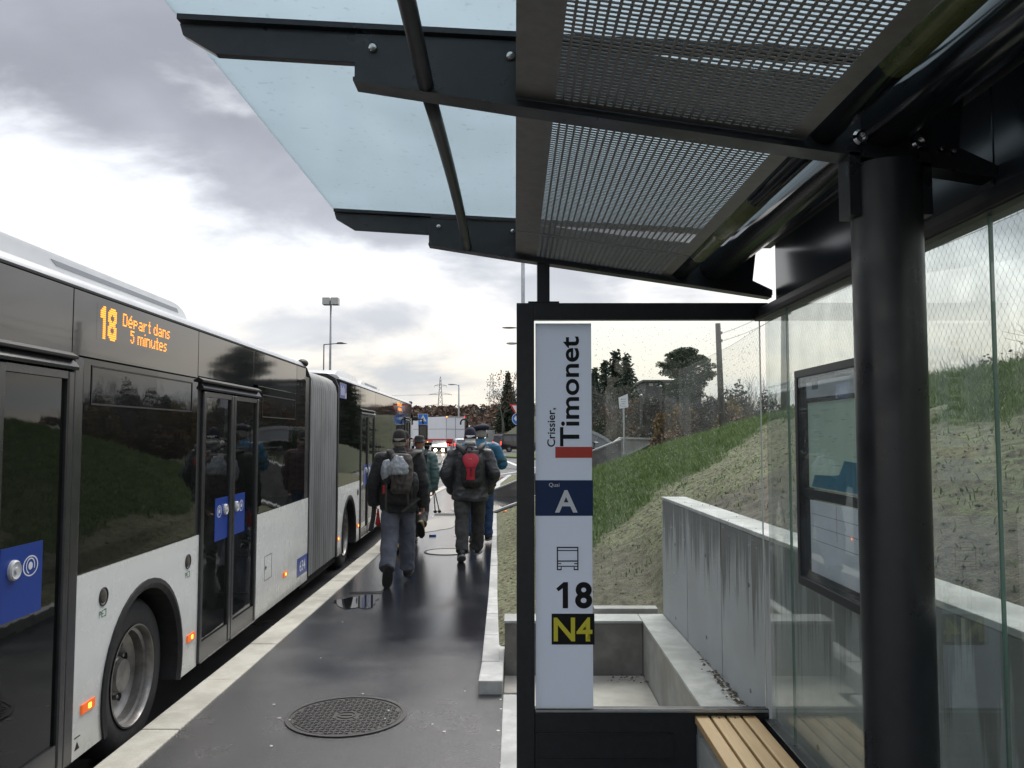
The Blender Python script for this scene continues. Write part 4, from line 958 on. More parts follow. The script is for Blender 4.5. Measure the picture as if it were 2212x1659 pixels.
def door(s0, s1, ztop=2.03, head=2.16, st=True):
    """two-leaf glazed door between s0 and s1"""
    mid = (s0+s1)/2; t = .055
    B_(MB().prism([(-.03, ztop+.045), (.026, ztop+.045), (.030, ztop+.06), (.004, ztop+.10), (-.03, ztop+.10)], s0-.05, s1+.02, 'y'), 'door_header', 'bus_door_grey', bevel=.003)
    B_(MB().prism([(-.03, head-.03), (.034, head-.03), (.036, head-.015), (.0, head+.004), (-.03, head+.004)], s0-.09, s1-.0, 'y'), 'gutter_lip', 'bus_rubber', bevel=.003)
    for i, (a, b) in enumerate(((s0, mid-.004), (mid+.004, s1))):
        d = empty('door', (0, 0, ZB)); d.parent = bus
        MB().box(-.02, .016, a, a+t, .10, ztop+.035).build('door_frame', 'bus_door_grey', d, bevel=.008)
        MB().box(-.02, .016, b-t, b, .10, ztop+.035).build('door_frame', 'bus_door_grey', d, bevel=.008)
        MB().box(-.02, .012, a+t, b-t, ztop-.002, ztop+.035).build('door_frame', 'bus_door_grey', d)
        MB().box(-.02, .010, a+t, b-t, .10, .235).build('door_frame', 'bus_door_grey', d)
        MB().box(-.02, -.004, a+t, b-t, .236, ztop-.003).build('door_pane', GB, d)
        MB().box(-.015, .018, a+.02, b-.02, .092, .099).build('door_edge', 'rim_steel', d)
        if st:
            if i == 0: c0, c1 = b-t-.315, b-t-.002; bs, ic = c1-.075, c1-.215
            else: c0, c1 = a+t+.002, a+t+.325; bs, ic = c0+.085, c0+.225
            MB().box(-.004, -.0015, c0, c1, .923, 1.252).build('blue_sticker', 'sticker_blue', d)
            sharp(MB().lathe([(-.002, .044), (.010, .043), (.016, .037), (.012, .030), (.012, .014), (.020, .012), (.020, .001)], (0, bs, 1.152), 'x', 28).build('door_button', 'button_grey', d), 30)
            m = MB()
            def ring(r0, r1, a0, a1, sy=1.):
                n = 24; vs = []
                for k in range(n+1):
                    q = R(a0+(a1-a0)*k/n); vs += [(-.0012, ic+r0*math.cos(q), 1.148+r0*math.sin(q)*sy), (-.0012, ic+r1*math.cos(q), 1.148+r1*math.sin(q)*sy)]
                m.add(vs, [(2*k, 2*k+1, 2*k+3, 2*k+2) for k in range(n)])
            ring(.049, .056, 0, 360, .84); ring(.028, .0335, -25, 250); ring(0, .0165, 0, 360)
            m.build('open_eye_symbol', 'print_white', d)
door(6.13, 7.55); door(2.945, 4.245, st=False)
# nearest door: only its right leaf is in view, sticker further right
d = empty('door_sticker', (0, 0, ZB)); d.parent = bus
MB().box(-.004, -.0015, 3.69, 4.03, .92, 1.247).build('blue_sticker', 'sticker_blue', d)
sharp(MB().lathe([(-.002, .046), (.010, .045), (.016, .038), (.012, .030), (.012, .014), (.020, .012), (.020, .001)], (0, 3.79, 1.143), 'x', 28).build('door_button', 'button_grey', d), 30)
m = MB(); ic = 3.93
def ring(r0, r1, a0, a1, sy=1.):
    n = 28; vs = []
    for k in range(n+1):
        q = R(a0+(a1-a0)*k/n); vs += [(-.0012, ic+r0*math.cos(q), 1.142+r0*math.sin(q)*sy), (-.0012, ic+r1*math.cos(q), 1.142+r1*math.sin(q)*sy)]
    m.add(vs, [(2*k, 2*k+1, 2*k+3, 2*k+2) for k in range(n)])
ring(.055, .063, 0, 360, .76); ring(.031, .037, -25, 250); ring(0, .018, 0, 360); m.build('open_eye_symbol', 'print_white', d)
B_(MB().box(-.03, .012, 4.248, 4.348, SK, 2.15), 'door_post', 'bus_door_grey', bevel=.012)
B_(MB().box(-.03, .008, 2.93, 2.944, SK, 2.15), 'door_post', 'bus_door_grey', bevel=.003)
def round_light(s, z, lab=True):
    sharp(B_(MB().lathe([(-.002, .052), (.006, .050), (.004, .043), (-.006, .040), (-.006, .001)], (0, s, z), 'x', 28), 'round_lamp', 'bus_rubber'), 40)
    B_(MB().ell((0, s, z), .006, .038, .038), 'lamp_lens', 'bark', smooth=True)
round_light(4.66, .86); round_light(5.915, .86)
BX, BZ = (0, 1, 0), (0, 0, 1)
def btext(body, s, z, W_, H_, mat, bold=0): o = text('lettering', body, (0, s, z), BX, BZ, W_, H_, mat, bus, bold, .0012); o.location = BO; return o
for s in (4.614, 5.872):
    btext('PE', s, .750, .052, .036, 'print_green'); B_(MB().box(.0, .0012, s+.056, s+.084, .785, .790), 'green_mark', 'print_green'); B_(MB().box(.0, .0012, s+.079, s+.084, .75, .785), 'green_mark', 'print_green'); B_(MB().box(.0, .0012, s+.058, s+.079, .750, .755), 'green_mark', 'print_green')
def marker(s, z):
    B_(MB().box(0, .010, s-.072, s+.072, z-.026, z+.026), 'side_marker', 'lens_amber', bevel=.006)
    B_(MB().box(.010, .013, s-.006, s+.022, z-.012, z+.014), 'marker_bulb', 'lens_amber_hot', bevel=.003)
for s in (4.513, 5.995, 8.63, 11.50, 13.15): marker(s, .32)
# small jack symbol near the skirt
B_(MB().prism([(4.39, .13), (4.44, .13), (4.415, .17)], .0, .0012, 'x'), 'jack_mark', 'print_black'); B_(MB().box(0, .0012, 4.385, 4.445, .19, .196), 'jack_mark', 'print_black')
frame(7.87, 8.12, .38, .608, .004, 0, .002, 'hatch_gap', 'dark_void'); B_(MB().prism([(7.90, .48), (7.94, .50), (7.90, .52)], .002, .004, 'x'), 'hatch_latch', 'print_black')
B_(MB().box(0, .0012, 9.15, 9.655, .192, .392), 'number_plate_panel', 'sticker_blue'); o = btext('634', 9.27, .235, .27, .115, 'print_white', .01); o.location.x += .0012
# bellows
def bellows():
    s0, s1, n = 9.62, 11.36, 15
    path = [(0, .11), (0, .6), (0, 1.2), (0, 1.8), (0, 2.30), (-.02, 2.40), (-.07, 2.475), (-.15, 2.52), (-.3, 2.535), (-1.27, 2.54), (-2.25, 2.535), (-2.48, 2.47), (-2.55, 2.3), (-2.55, .11)]
    nr = [(1, 0)]*5+[(.9, .4), (.7, .7), (.4, .9), (.1, 1), (0, 1), (-.1, 1), (-.7, .7), (-1, 0), (-1, 0)]
    vs = []; cols = []
    q = []
    for k in range(n):
        a = s0+(s1-s0)*k/n; w = (s1-s0)/n
        q += [(a, -.045), (a+w*.18, -.012), (a+w*.40, .0), (a+w*.62, .0), (a+w*.84, -.012)]
    q.append((s1, -.045))
    for (s, o) in q:
        for (p, nn) in zip(path, nr): vs.append((p[0]+nn[0]*o, s, p[1]+nn[1]*o))
    m = len(path); fs = [(i*m+j, i*m+j+1, (i+1)*m+j+1, (i+1)*m+j) for i in range(len(q)-1) for j in range(m-1)]
    o = B_(MB().add(vs, fs), 'bellows', 'bellows_grey', smooth=True); sharp(o, 25)
bellows()
B_(MB().box(-.9, -.05, 9.5, 11.6, .0, .10), 'turntable', 'dark_void')
for s0, s1, mt in ((9.655, 9.68, 'bus_rubber'), (11.36, 11.44, 'bus_rubber')):
    B_(MB().prism([(.008, .10), (.008, 2.40), (-.04, 2.52), (-.15, 2.58), (-2.4, 2.58), (-2.5, 2.52), (-2.555, 2.40), (-2.555, .10), (-2.5, .10), (-2.5, 2.38), (-2.4, 2.46), (-.15, 2.46), (-.06, 2.38), (-.06, .10)], s0, s1, 'y'), 'bellows_frame', mt)
o = B_(MB().ell((-.03, 9.42, 2.555), .055, .13, .045), 'corner_lamp', 'bus_rubber', smooth=True)
# ---- front section
lower_arch(11.45, 13.27, 12.36)
sidebox('side_window', 11.45, 13.27, SI+.004, 2.497, GB, bev=.003)
door(13.33, 14.83, st=True)
sidebox('upper_glass_band', 13.28, 14.92, 2.17, 2.497, BB, bev=.003)
B_(MB().box(-.03, .002, 13.275, 13.325, SK, 2.165), 'door_post', 'bus_door_grey'); B_(MB().box(-.03, .002, 14.84, 14.90, SK, 2.165), 'door_post', 'bus_door_grey')
sidebox('side_window', 14.93, 17.2, SI+.004, 2.497, GB, bev=.003); sidebox('side_window', 17.21, 19.75, SI+.004, 2.497, GB, bev=.003)
lower_arch(17.9, 19.75, 18.75); sidebox('side_panel', 14.91, 17.89, SK, SI, 'bus_white')
door(19.85, 21.05, st=False); sidebox('upper_glass_band', 19.76, 21.45, 2.17, 2.497, BB, bev=.003); sidebox('side_panel', 21.1, 21.45, SK, 2.16, 'bus_white', bev=.02)
sharp(B_(MB().lathe([(0, .05), (.006, .048), (.006, .03), (.002, .028), (.002, .001)], (0, 13.12, .845), 'x', 24), 'charge_cap', 'bus_rubber'), 40)
B_(MB().box(0, .002, 11.50, 12.02, 2.255, 2.47), 'blue_decal', 'sticker_blue')
for k in range(4): B_(MB().box(.002, .003, 11.60+k*.075, 11.63+k*.075, 2.30, 2.43-.03*(k % 2)), 'decal_stroke', 'print_white')
B_(MB().box(.002, .003, 11.94, 12.0, 2.265, 2.34), 'decal_stroke', 'print_white')
B_(MB().box(BW, 0, 21.45, 21.55, .1, 1.1), 'front_panel', 'bus_white', bevel=.03); B_(MB().box(BW+.02, -.02, 21.45, 21.54, 1.11, 2.56), 'windscreen', GB, bevel=.03)
B_(MB().box(BW, 0, 1.42, 1.5, .1, 2.56), 'rear_panel', 'bus_white', bevel=.03)
# roof pods
def pod(s0, s1, u0, u1, z1, slot=None, n=10, rr=.32, back=True):
    prof = [(s0, 2.55)]
    if back: prof += [(s0+.02, 2.62)]+[(s0+rr-rr*math.cos(R(90*k/n)), z1-.16+.16*math.sin(R(90*k/n))) for k in range(2, n+1)]
    else: prof += [(s0, z1)]
    prof += [(s1-rr+rr*math.sin(R(90*k/n)), z1-(z1-2.60)*(1-math.cos(R(90*k/n)))) for k in range(0, n+1)]+[(s1, 2.55)]
    o = B_(MB().prism(prof, u0, u1, 'x'), 'roof_pod', 'bus_roof_white', bevel=.03); sharp(o, 40)
    if slot:
        a, b, zl, zh = slot
        B_(MB().prism([(a, zh), (b, zh), (b+.03, zl), (a+.06, zl)], u1-.01, u1+.003, 'x'), 'pod_slot', 'print_grey')
pod(1.6, 6.36, -2.3, -.2, 2.722, (4.38, 6.12, 2.650, 2.676), back=False); pod(6.5, 7.3, -2.1, -.25, 2.60)
pod(12.9, 15.35, -2.3, -.35, 2.79, rr=.7); pod(15.4, 18.2, -2.3, -.35, 2.765, (15.9, 17.5, 2.70, 2.735))
# mirror on its arm
mr = empty('mirror', (0, 0, ZB)); mr.parent = bus
MB().tube([(-.05, 21.4, 2.45), (.02, 21.5, 2.2), (.08, 21.6, 2.15), (.26, 21.6, 2.14), (.29, 21.58, 2.02)], .022, 8).build('mirror_arm', 'bus_rubber', mr, smooth=True)
MB().box(.17, .41, 21.48, 21.60, 1.60, 2.00).build('mirror_head', 'bus_rubber', mr, bevel=.04); MB().box(.20, .38, 21.472, 21.481, 1.64, 1.96).build('mirror_glass', 'car_glass', mr)
MB().box(-.02, .16, 21.45, 21.6, 2.10, 2.20).build('mirror_bracket', 'bus_rubber', mr, bevel=.02)
B_(MB().ell((-.03, 21.42, 2.56), .05, .12, .045), 'corner_lamp', 'bus_rubber', smooth=True)
# LED display lettering, row by row like the lamps of a dot matrix
FONT = {'D': ['11110', '10001', '10001', '10001', '10001', '10001', '11110'], 'e': ['00000', '00000', '01110', '10001', '11111', '10000', '01110'],
 'E': ['00010', '00100', '01110', '10001', '11111', '10000', '01110'], 'p': ['00000', '00000', '11110', '10001', '11110', '10000', '10000'],
 'a': ['00000', '00000', '01110', '00001', '01111', '10001', '01111'], 'r': ['00000', '00000', '1011', '1100', '1000', '1000', '1000'],
 't': ['010', '010', '111', '010', '010', '010', '011'], 'd': ['00001', '00001', '01101', '10011', '10001', '10001', '01111'],
 'n': ['00000', '00000', '11110', '10001', '10001', '10001', '10001'], 's': ['00000', '00000', '0111', '1000', '0110', '0001', '1110'],
 '5': ['1111', '1000', '1110', '0001', '0001', '1001', '0110'], 'm': ['0000000', '0000000', '1110110', '1001001', '1001001', '1001001', '1001001'],
 'i': ['1', '0', '1', '1', '1', '1', '1'], 'u': ['00000', '00000', '10001', '10001', '10001', '10011', '01101'], ' ': ['00']*7}
BIG1 = ['00110', '01110', '11110', '11110', '11110', '11110', '00110', '00110', '00110', '00110', '00110', '00110', '00110', '00110', '00110', '00110']
BIG8 = ['0011110', '0111111', '1111111', '1110111', '1100011', '1100011', '1110111', '0111110', '0111110', '1110111', '1100011', '1100011', '1110111', '1111111', '0111111', '0011110']
def led(rows, s0, ztop, ps, pz, name='led_text'):
    m = MB()
    for r_, row in enumerate(rows):
        c = 0
        while c < len(row):
            if row[c] == '1':
                c2 = c
                while c2 < len(row) and row[c2] == '1': c2 += 1
                m.box(.0005, .002, s0+c*ps+.001, s0+c2*ps-.001, ztop-(r_+1)*pz+pz*.30, ztop-r_*pz); c = c2
            else: c += 1
    return m
def led_line(txt, s0, s1, ztop, zbot):
    rows = ['']*7
    for ch in txt:
        g = FONT[ch]; w = max(len(x) for x in g)
        for k in range(7): rows[k] += g[k].ljust(w, '0')+'0'
    n = len(rows[0])-1
    tag(B_(led(rows, s0, ztop, (s1-s0)/n, (ztop-zbot)/7), 'led_text', 'led_orange'), kind='stuff')
disp = sidebox('display_pane', 4.49, 5.58, 2.262, 2.462, BB, 0, .0005, bev=0)
big = [a+'0'+b for a, b in zip(BIG1, BIG8)]
tag(B_(led(big, 4.53, 2.452, .19/13, .182/16), 'led_text', 'led_orange'), kind='stuff')
led_line('DEpart dans', 4.80, 5.50, 2.447, 2.372); led_line('5 minutes', 4.905, 5.455, 2.360, 2.284)
led_line('DEpart', 18.30, 19.15, 2.46, 2.375); led_line('dans', 18.48, 19.15, 2.36, 2.28)

# ================================================================== BACKGROUND
def PX(px, Y): return (px-VX)/F_PX*Y
def PZ(py, Y): return CAMZ+(HZ-py)/F_PX*Y
def leafcloud(m, r, n, cen, rad, s, updown=1., shape='ell', tris=True):
    """n leaf-sized faces spread through a crown volume"""
    for _ in range(n):
        while True:
            p = r.uniform(-1, 1, 3)
            d = np.linalg.norm(p)
            if .35 < d < 1: break
        c = Vector((cen[0]+p[0]*rad[0], cen[1]+p[1]*rad[1], cen[2]+p[2]*rad[2]))
        a = Vector(r.normal(size=3)).normalized(); b = a.cross(Vector(r.normal(size=3))).normalized(); q = s*r.uniform(.6, 1.4)
        m.add([c+a*q, c+b*q*.7, c-a*q, c-b*q*.7], [(0, 1, 2, 3)])
def spruce(name, x, Y, z0, h, w, lab, seed, group, mat='leaf_spruce', n=26):
    e = empty(name, (x, Y, z0), 0, lab, 'tree', group); r = np.random.default_rng(seed)
    MB().tube([(0, 0, 0), (0, 0, h*.5), (0, 0, h*.97)], [h*.022, h*.014, .02], 7).build('trunk', 'bark', e)
    m = MB()
    for k in range(n):
        t = k/(n-1); z = h*(.06+.92*t); rr = w*(1-t)**.85*r.uniform(.8, 1.15)+.05
        nb = int(9-4*t)
        for j in range(nb):
            a = 6.283*(j+r.uniform(-.35, .35))/nb+k*.7; L_ = rr*r.uniform(.65, 1.15)
            steps = max(3, int(L_/.12*1.0)) if h < 12 else 5
            steps = min(steps, 9)
            for q in range(steps):
                f = (q+.6)/steps; px, py, pz = math.cos(a)*L_*f, math.sin(a)*L_*f, z-L_*.38*f+.06*h*.1*f*f
                for _ in range(3):
                    c = Vector((px, py, pz))+Vector(r.normal(size=3))*(.05*w+.02)
                    s = (.085*w+.05)*(1.15-f*.5)
                    d = Vector((math.cos(a), math.sin(a), -.35+r.normal()*.3)).normalized(); u = Vector(r.normal(size=3)); u = (u-d*u.dot(d)).normalized()
                    m.add([c+d*s, c+u*s*.45, c-d*s*.8, c-u*s*.45], [(0, 1, 2, 3)])
    m.build('crown', mat, e); return e
def bare(m, r, p, d, L_, w, depth, spread=.55, up=.25, seg=4):
    p = Vector(p); d = Vector(d).normalized(); q = p+d*L_
    m.tube([p, (p+q)/2+Vector(r.normal(size=3))*L_*.05, q], [w, w*.8, w*.6], seg, False)
    if depth <= 0: return
    for k in range(r.integers(2, 4)):
        nd = (d+Vector(r.normal(size=3))*spread+Vector((0, 0, up))).normalized(); bare(m, r, p+d*L_*r.uniform(.55, 1.), nd, L_*r.uniform(.6, .8), w*.6, depth-1, spread, up, max(3, seg-1))
def bare_tree(name, x, Y, z0, h, lab, seed, group, mat='twig_grey', depth=5, w=None, haze=0, hazemat='twig_brown', crown=.3):
    e = empty(name, (x, Y, z0), 0, lab, 'tree', group); r = np.random.default_rng(seed)
    m = MB(); bare(m, r, (0, 0, 0), (r.normal()*.06, r.normal()*.06, 1), h*.30, w or h*.022, depth); m.build('trunk', mat, e)
    if haze:
        c = MB(); leafcloud(c, r, haze, (0, 0, h*.65), (h*crown, h*crown, h*.33), h*.012); c.build('crown', hazemat, e)
    return e
def shrub(name, x, Y, z0, h, w, lab, seed, group, stem='twig_grey', leaf='twig_brown', nst=26, nl=1500, s=.035):
    e = empty(name, (x, Y, z0), 0, lab, 'shrub', group); r = np.random.default_rng(seed)
    m = MB()
    for _ in range(nst):
        a = r.uniform(0, 6.28); q = r.uniform(.0, .45)
        bare(m, r, (math.cos(a)*w*.25*r.random(), math.sin(a)*w*.25*r.random(), 0), (math.cos(a)*q, math.sin(a)*q, 1), h*r.uniform(.3, .45), .016*h/2.5+.004, 3, .4, .3, 3)
    m.build('stems', stem, e)
    c = MB(); nc = 16
    for _ in range(nc):
        a = r.uniform(0, 6.28); q = w*.5*math.sqrt(r.random()); hh = h*r.uniform(.45, 1.0)*(1-.35*(q/(w*.5))**2)
        leafcloud(c, r, int(nl/nc*r.uniform(.4, 1.5)), (math.cos(a)*q, math.sin(a)*q, hh*.62), (w*.15, w*.15, hh*.42), s*1.15)
    c.build('leaves', leaf, e)
    return e
GT = 'trees beyond the bank'
for i, (px, ty, Y, w, lab) in enumerate(((1306, 780, 80, 2.7, 'narrow dark spruce, left of the tight group beyond the fence'), (1331, 761, 82, 3.3, 'tallest spruce in the middle of the group beyond the fence'), (1354, 769, 80, 3.0, 'pointed spruce, right of the tight group beyond the fence'), (1284, 798, 78, 2.9, 'dark spruce half hidden by the sign strip'))):
    z1 = PZ(ty, Y); spruce('spruce_tree', PX(px, Y), Y, .3, z1-.3, w, lab, 40+i, GT)
spruce('spruce_tree', PX(1097, 118), 118, 2.2, PZ(806, 118)-2.2, 2.6, 'lone dark spruce on the green mound behind the black van', 60, None, n=34)
bare_tree('bare_tree', PX(1086, 112), 112, 1.6, 9.2, 'leafless branching tree beside the lone dark spruce', 61, None, 'twig_grey', 6, haze=500, hazemat='twig_rust', crown=.28)
bare_tree('bare_tree', PX(1108, 122), 122, 3.6, 10.5, 'tall leafless tree sticking up behind the lone dark spruce', 62, None, 'twig_grey', 6)
# round crowned pine
def pine():
    Y = 60; x = PX(1478, Y); z0 = 1.2; e = empty('pine_tree', (x, Y, z0), 0, 'broad round-crowned pine standing above the brown thicket', 'tree', GT); r = np.random.default_rng(77)
    top = PZ(749, Y)-z0
    m = MB().tube([(0, 0, 0), (.1, 0, top*.5), (0, 0, top*.92)], [.16, .12, .03], 7); c = MB()
    for k in range(170):
        a = r.uniform(0, 6.28); t = r.uniform(-1, 1); z = top*(.70+.27*t); rr = 2.0*math.sqrt(1-t*t*.92)*r.uniform(.15, 1.08)*(1.0 if t > -.2 else .9)
        p = Vector((math.cos(a)*rr, math.sin(a)*rr, z)); m.tube([(0, 0, z-.5), p], [.05, .015], 4)
        leafcloud(c, r, 210, p, (.40, .40, .24), .055)
    m.build('trunk', 'bark', e); c.build('crown', 'leaf_pine', e)
pine()
k = 0
TH_ = (('brown', 'twig_brown', 'twig_grey'), ('rust brown', 'twig_rust', 'twig_grey'), ('yellow leaved', 'twig_yellow', 'bark'), ('grey twiggy', 'twig_grey', 'twig_grey'), ('dark green', 'leaf_pine', 'bark'))
for (px, py, Y, wpx, t, hb) in ((1292, 835, 44, 70, 3, 'leftmost, next to the sign strip'), (1330, 850, 38, 60, 1, 'behind the white notice board'), (1375, 842, 40, 70, 1, 'right of the white notice board'), (1372, 880, 32, 60, 4, 'low down left of the middle'), (1420, 836, 36, 70, 3, 'under the left edge of the pine'), (1462, 862, 27, 60, 2, 'the pale one in the middle under the pine'), (1440, 885, 30, 60, 0, 'low in front of the low building'), (1505, 842, 34, 80, 3, 'right under the pine'), (1525, 872, 26, 60, 0, 'just left of the tall fence post'), (1590, 850, 24, 60, 2, 'right of the tall fence post'), (1560, 838, 33, 80, 3, 'behind the tall fence post'), (1625, 815, 30, 90, 3, 'rightmost beside the glass corner'), (1300, 900, 33, 60, 4, 'low, above the arched canopy'), (1345, 900, 30, 50, 3, 'low, behind the triangular wall'), (1400, 905, 29, 60, 0, 'low, right of the triangular wall'), (1480, 905, 24, 70, 1, 'low along the crest of the grass'), (1630, 885, 22, 60, 1, 'low beside the corner of the glass')):
    nm, lm, sm_ = TH_[t]; x = PX(px, Y); z0 = .9 if Y > 23 else 1.5; h = PZ(py, Y)-z0; w = wpx/F_PX*Y*1.8
    shrub('thicket_shrub', x, Y, z0, h*1.03, w, '%s winter shrub, %s' % (nm, hb), 100+k, 'winter shrubs beyond the fence', sm_, lm, 34, int(4200+1300*h), .012+.0011*Y); k += 1
for i, (px, py, Y, lab) in enumerate(((2150, 742, 21, 'grey bare tree seen high through the back glass at the right edge'), (2190, 748, 18, 'bushy grey tree beside the right edge of the picture'), (2080, 775, 26, 'low round dark tree right of the steel column'), (2230, 735, 16, 'bare tree cut by the right edge of the picture'))):
    x = PX(px, Y); z0 = 1.6; shrub('thicket_shrub', x, Y, z0, PZ(py, Y)-z0, 2.4, lab, 150+i, None, 'twig_grey', ('twig_grey', 'leaf_pine', 'leaf_pine', 'twig_brown')[i], 26, 1800, .045)
for i, (x, Y) in enumerate(((6.2, 6), (6.8, 3.4), (5.9, 1.0), (7.4, 9), (6.5, -2), (8.5, 13))):
    shrub('thicket_shrub', x+.8, Y, bankZ(6.5, Y), 1.7+.25*(i % 3), 2.2, 'brown bramble beyond the wire fence, number %s from the far end' % ('one', 'two', 'three', 'four', 'five', 'six')[i] if False else 'brown bramble growing just behind the wire mesh fence', 170+i, 'brambles behind the mesh', 'twig_brown', 'twig_grey', 26, 700, .03)

# low building beyond the thicket
bd = empty('low_building', (PX(1475, 92), 92, 0), 0, 'long low dark building with flat roof behind the pine', 'building')
def Q(px): return PX(px, 92)-PX(1475, 92)
MB().box(Q(1395), Q(1515), 0, 8, .5, PZ(825, 92)).build('wall', 'building_dark', bd); MB().box(Q(1388), Q(1522), -.4, 8.2, PZ(825, 92), PZ(821, 92)).build('roof', 'building_dark', bd)
for px in (1402, 1414, 1426, 1438, 1500): MB().box(Q(px), Q(px+9), -.05, 0, PZ(834, 92), PZ(828, 92)).build('window', 'building_pale', bd)

# wire fence along the crest
FX = 4.74
fe = empty('wire_fence', (FX, 10, 0), 0, 'chain link fence with barbed wire on weathered posts along the bank crest', 'fence')
for i, (Y, top) in enumerate(((19, 4.30), (14.6, 4.36), (10.2, 4.36), (5.8, 4.4), (1.4, 4.4), (-3, 4.4))):
    lean = -.07 if i == 0 else .04
    MB().tube([(0, Y-10, bankZ(FX, Y)-.1), (lean*.5, Y-10, 3), (lean, Y-10, top)], [.075, .07, .06], 10).build('post', 'old_wood', fe, smooth=True)
    for z_ in (4.08, 3.90):
        MB().lathe([(-.03, .001), (-.03, .035), (.03, .035), (.03, .001)], (lean+.07, Y-10, z_), 'y', 10).build('insulator', 'galvanised', fe)
for z_ in (4.08, 3.90):
    m = MB(); pts = []
    for k in range(0, 56):
        Y = -3+22*k/55+0; sag = .05*math.sin(math.pi*(((Y+3)/4.4) % 1)); pts.append((.05, Y-10, z_-sag))
    m.tube(pts, .0035, 4)
    for k in range(0, 220):
        Y = -3+.1*k; sag = .05*math.sin(math.pi*(((Y+3)/4.4) % 1)); c = Vector((.05, Y-10, z_-sag)); m.tube([c+Vector((0, -.012, -.018)), c+Vector((0, .012, .018))], .002, 3)
    m.build('barbed_wire', 'wire_steel', fe)
m = MB(); st = .082
def meshtop(Y): return interp(Y, [0, 11.9, 14.3, 20.5], [4.02, 3.97, 3.87, 3.62])+.02*math.sin(Y*1.3)
Y = 1.2; kk = 0
while Y < 24:
    zt = meshtop(Y); zb = bankZ(FX, Y)-.05
    pts = []; k = 0; z = zt
    while z > zb:
        sgn = 1 if (k+kk) % 2 else -1
        pts.append((.0, Y-10+sgn*.024, z)); pts.append((.0, Y-10+sgn*.024, z-.022)); z -= .068; k += 1
    m.tube(pts, .0011 if Y < 14 else .0015, 3, False); Y += .052; kk += 1
    # mirrored strand closes the hexagons
    pts = [(0, 2*(Y-10)-p[1]-st*.18, p[2]) for p in pts] if False else pts
tag(m.build('wire_mesh', 'wire_steel', fe), kind='stuff')
MB().tube([(0, yy-10, meshtop(yy)) for yy in [1+.5*k for k in range(46)]], .004, 4).build('tension_wire', 'wire_steel', fe)
nb = empty('notice_board', (PX(1347, 26), 26, .9), 0, 'small tilted white notice board on a post in front of the thicket', 'sign')
P = [(a, b) for a, b in (pxp(1336, 859, 26), pxp(1356, 851, 26), pxp(1357, 880, 26), pxp(1338, 883, 26))]
MB().prism([(a-PX(1347, 26), b-.9) for a, b in P], -.02, .0, 'y').build('board', 'print_white', nb)
m = MB(); c0 = pxp(1340, 862, 26)
for q in range(4):
    za = PZ(863+q*5, 26)-.9; m.box(PX(1341, 26)-PX(1347, 26), PX(1352, 26)-PX(1347, 26), -.024, -.021, za, za+.012)
m.build('printed_lines', 'print_grey', nb); MB().tube([(.02, 0, -.2), (.0, 0, PZ(882, 26)-.9)], .03, 8).build('post', 'galvanised', nb)
for i, (px, py, Y) in enumerate(((1385, 858, 30), (1427, 838, 34), (1308, 880, 40))):
    e = empty('slim_post', (PX(px, Y), Y, .7), 0, ('slim grey post with a pale cap standing in the thicket right of the notice board', 'taller slim grey post with a pale cap under the left of the pine', 'short slim post with a pale cap above the arched canopy')[i], 'post', 'slim posts in the thicket')
    MB().tube([(0, 0, 0), (0, 0, PZ(py, Y)-.7)], .045, 8).build('shaft', 'lamp_dark', e); MB().ell((0, 0, PZ(py, Y)-.65), .07, .07, .06).build('cap', 'lamp_metal', e)

# forested hill
def forest():
    m = MB(); n = 60; vs = []
    def hz(x, Y): return -12+interp(math.degrees(math.atan2(x, Y)), [-40, -12, -8, -4, -1, 3, 12, 30, 45], [8, 12, 13.5, 14, 15, 16, 12, 12, 12])*sst(330, 620, Y)*1.6+2*noise.noise(Vector((x*.01, Y*.01, 0)))
    xs = np.linspace(-620, 700, n); ysx = np.linspace(300, 900, 30)
    for y_ in ysx:
        for x in xs: vs.append((x, y_, hz(x, y_)))
    m.add(vs, [(j*n+i, j*n+i+1, (j+1)*n+i+1, (j+1)*n+i) for j in range(29) for i in range(n-1)])
    tag(m.build('hill', 'forest_brown', smooth=True), 'wooded hill on the horizon', kind='structure')
    r = np.random.default_rng(11); A = MB(); Bm = MB()
    cnt = 0
    for _ in range(5200):
        Y = r.uniform(345, 660); x = r.uniform(-.24, .36)*Y
        if not -.22 < x/Y < .34: continue
        z = hz(x, Y); az = math.degrees(math.atan2(x, Y))
        grn = r.random() < (.10+.75*sst(-5.0, -2.2, az)*sst(480, 560, Y)*(r.random() < .8)) 
        h = r.uniform(8, 13)*(1.1 if grn else 1)
        if grn:
            w = h*.2
            for k in range(9):
                t = k/8; zz = z+h*(.12+.88*t); q = w*(1.05-t)*r.uniform(.8, 1.2); a = r.uniform(0, 6.28)
                ring = [Vector((x+math.cos(a+2.09*j)*q, Y+math.sin(a+2.09*j)*q, zz-q*.9)) for j in range(3)]
                Bm.add(ring+[Vector((x, Y, zz+q*.4))], [(0, 1, 3), (1, 2, 3), (2, 0, 3)])
        else:
            w = h*.30
            for k in range(26):
                p = r.normal(size=3); p /= np.linalg.norm(p); c = Vector((x+p[0]*w, Y+p[1]*w, z+h*.62+p[2]*h*.36)); s = h*.095
                a = Vector(r.normal(size=3)).normalized(); b = a.cross(Vector(r.normal(size=3))).normalized()
                A.add([c+a*s, c+b*s, c-a*s, c-b*s], [(0, 1, 2, 3)])
    tag(A.build('leafless_woodland', 'forest_brown'), 'brown leafless woodland covering the far hill', kind='stuff')
    tag(Bm.build('conifer_woodland', 'forest_green'), 'dark green conifers scattered along the far hill', kind='stuff')
forest()

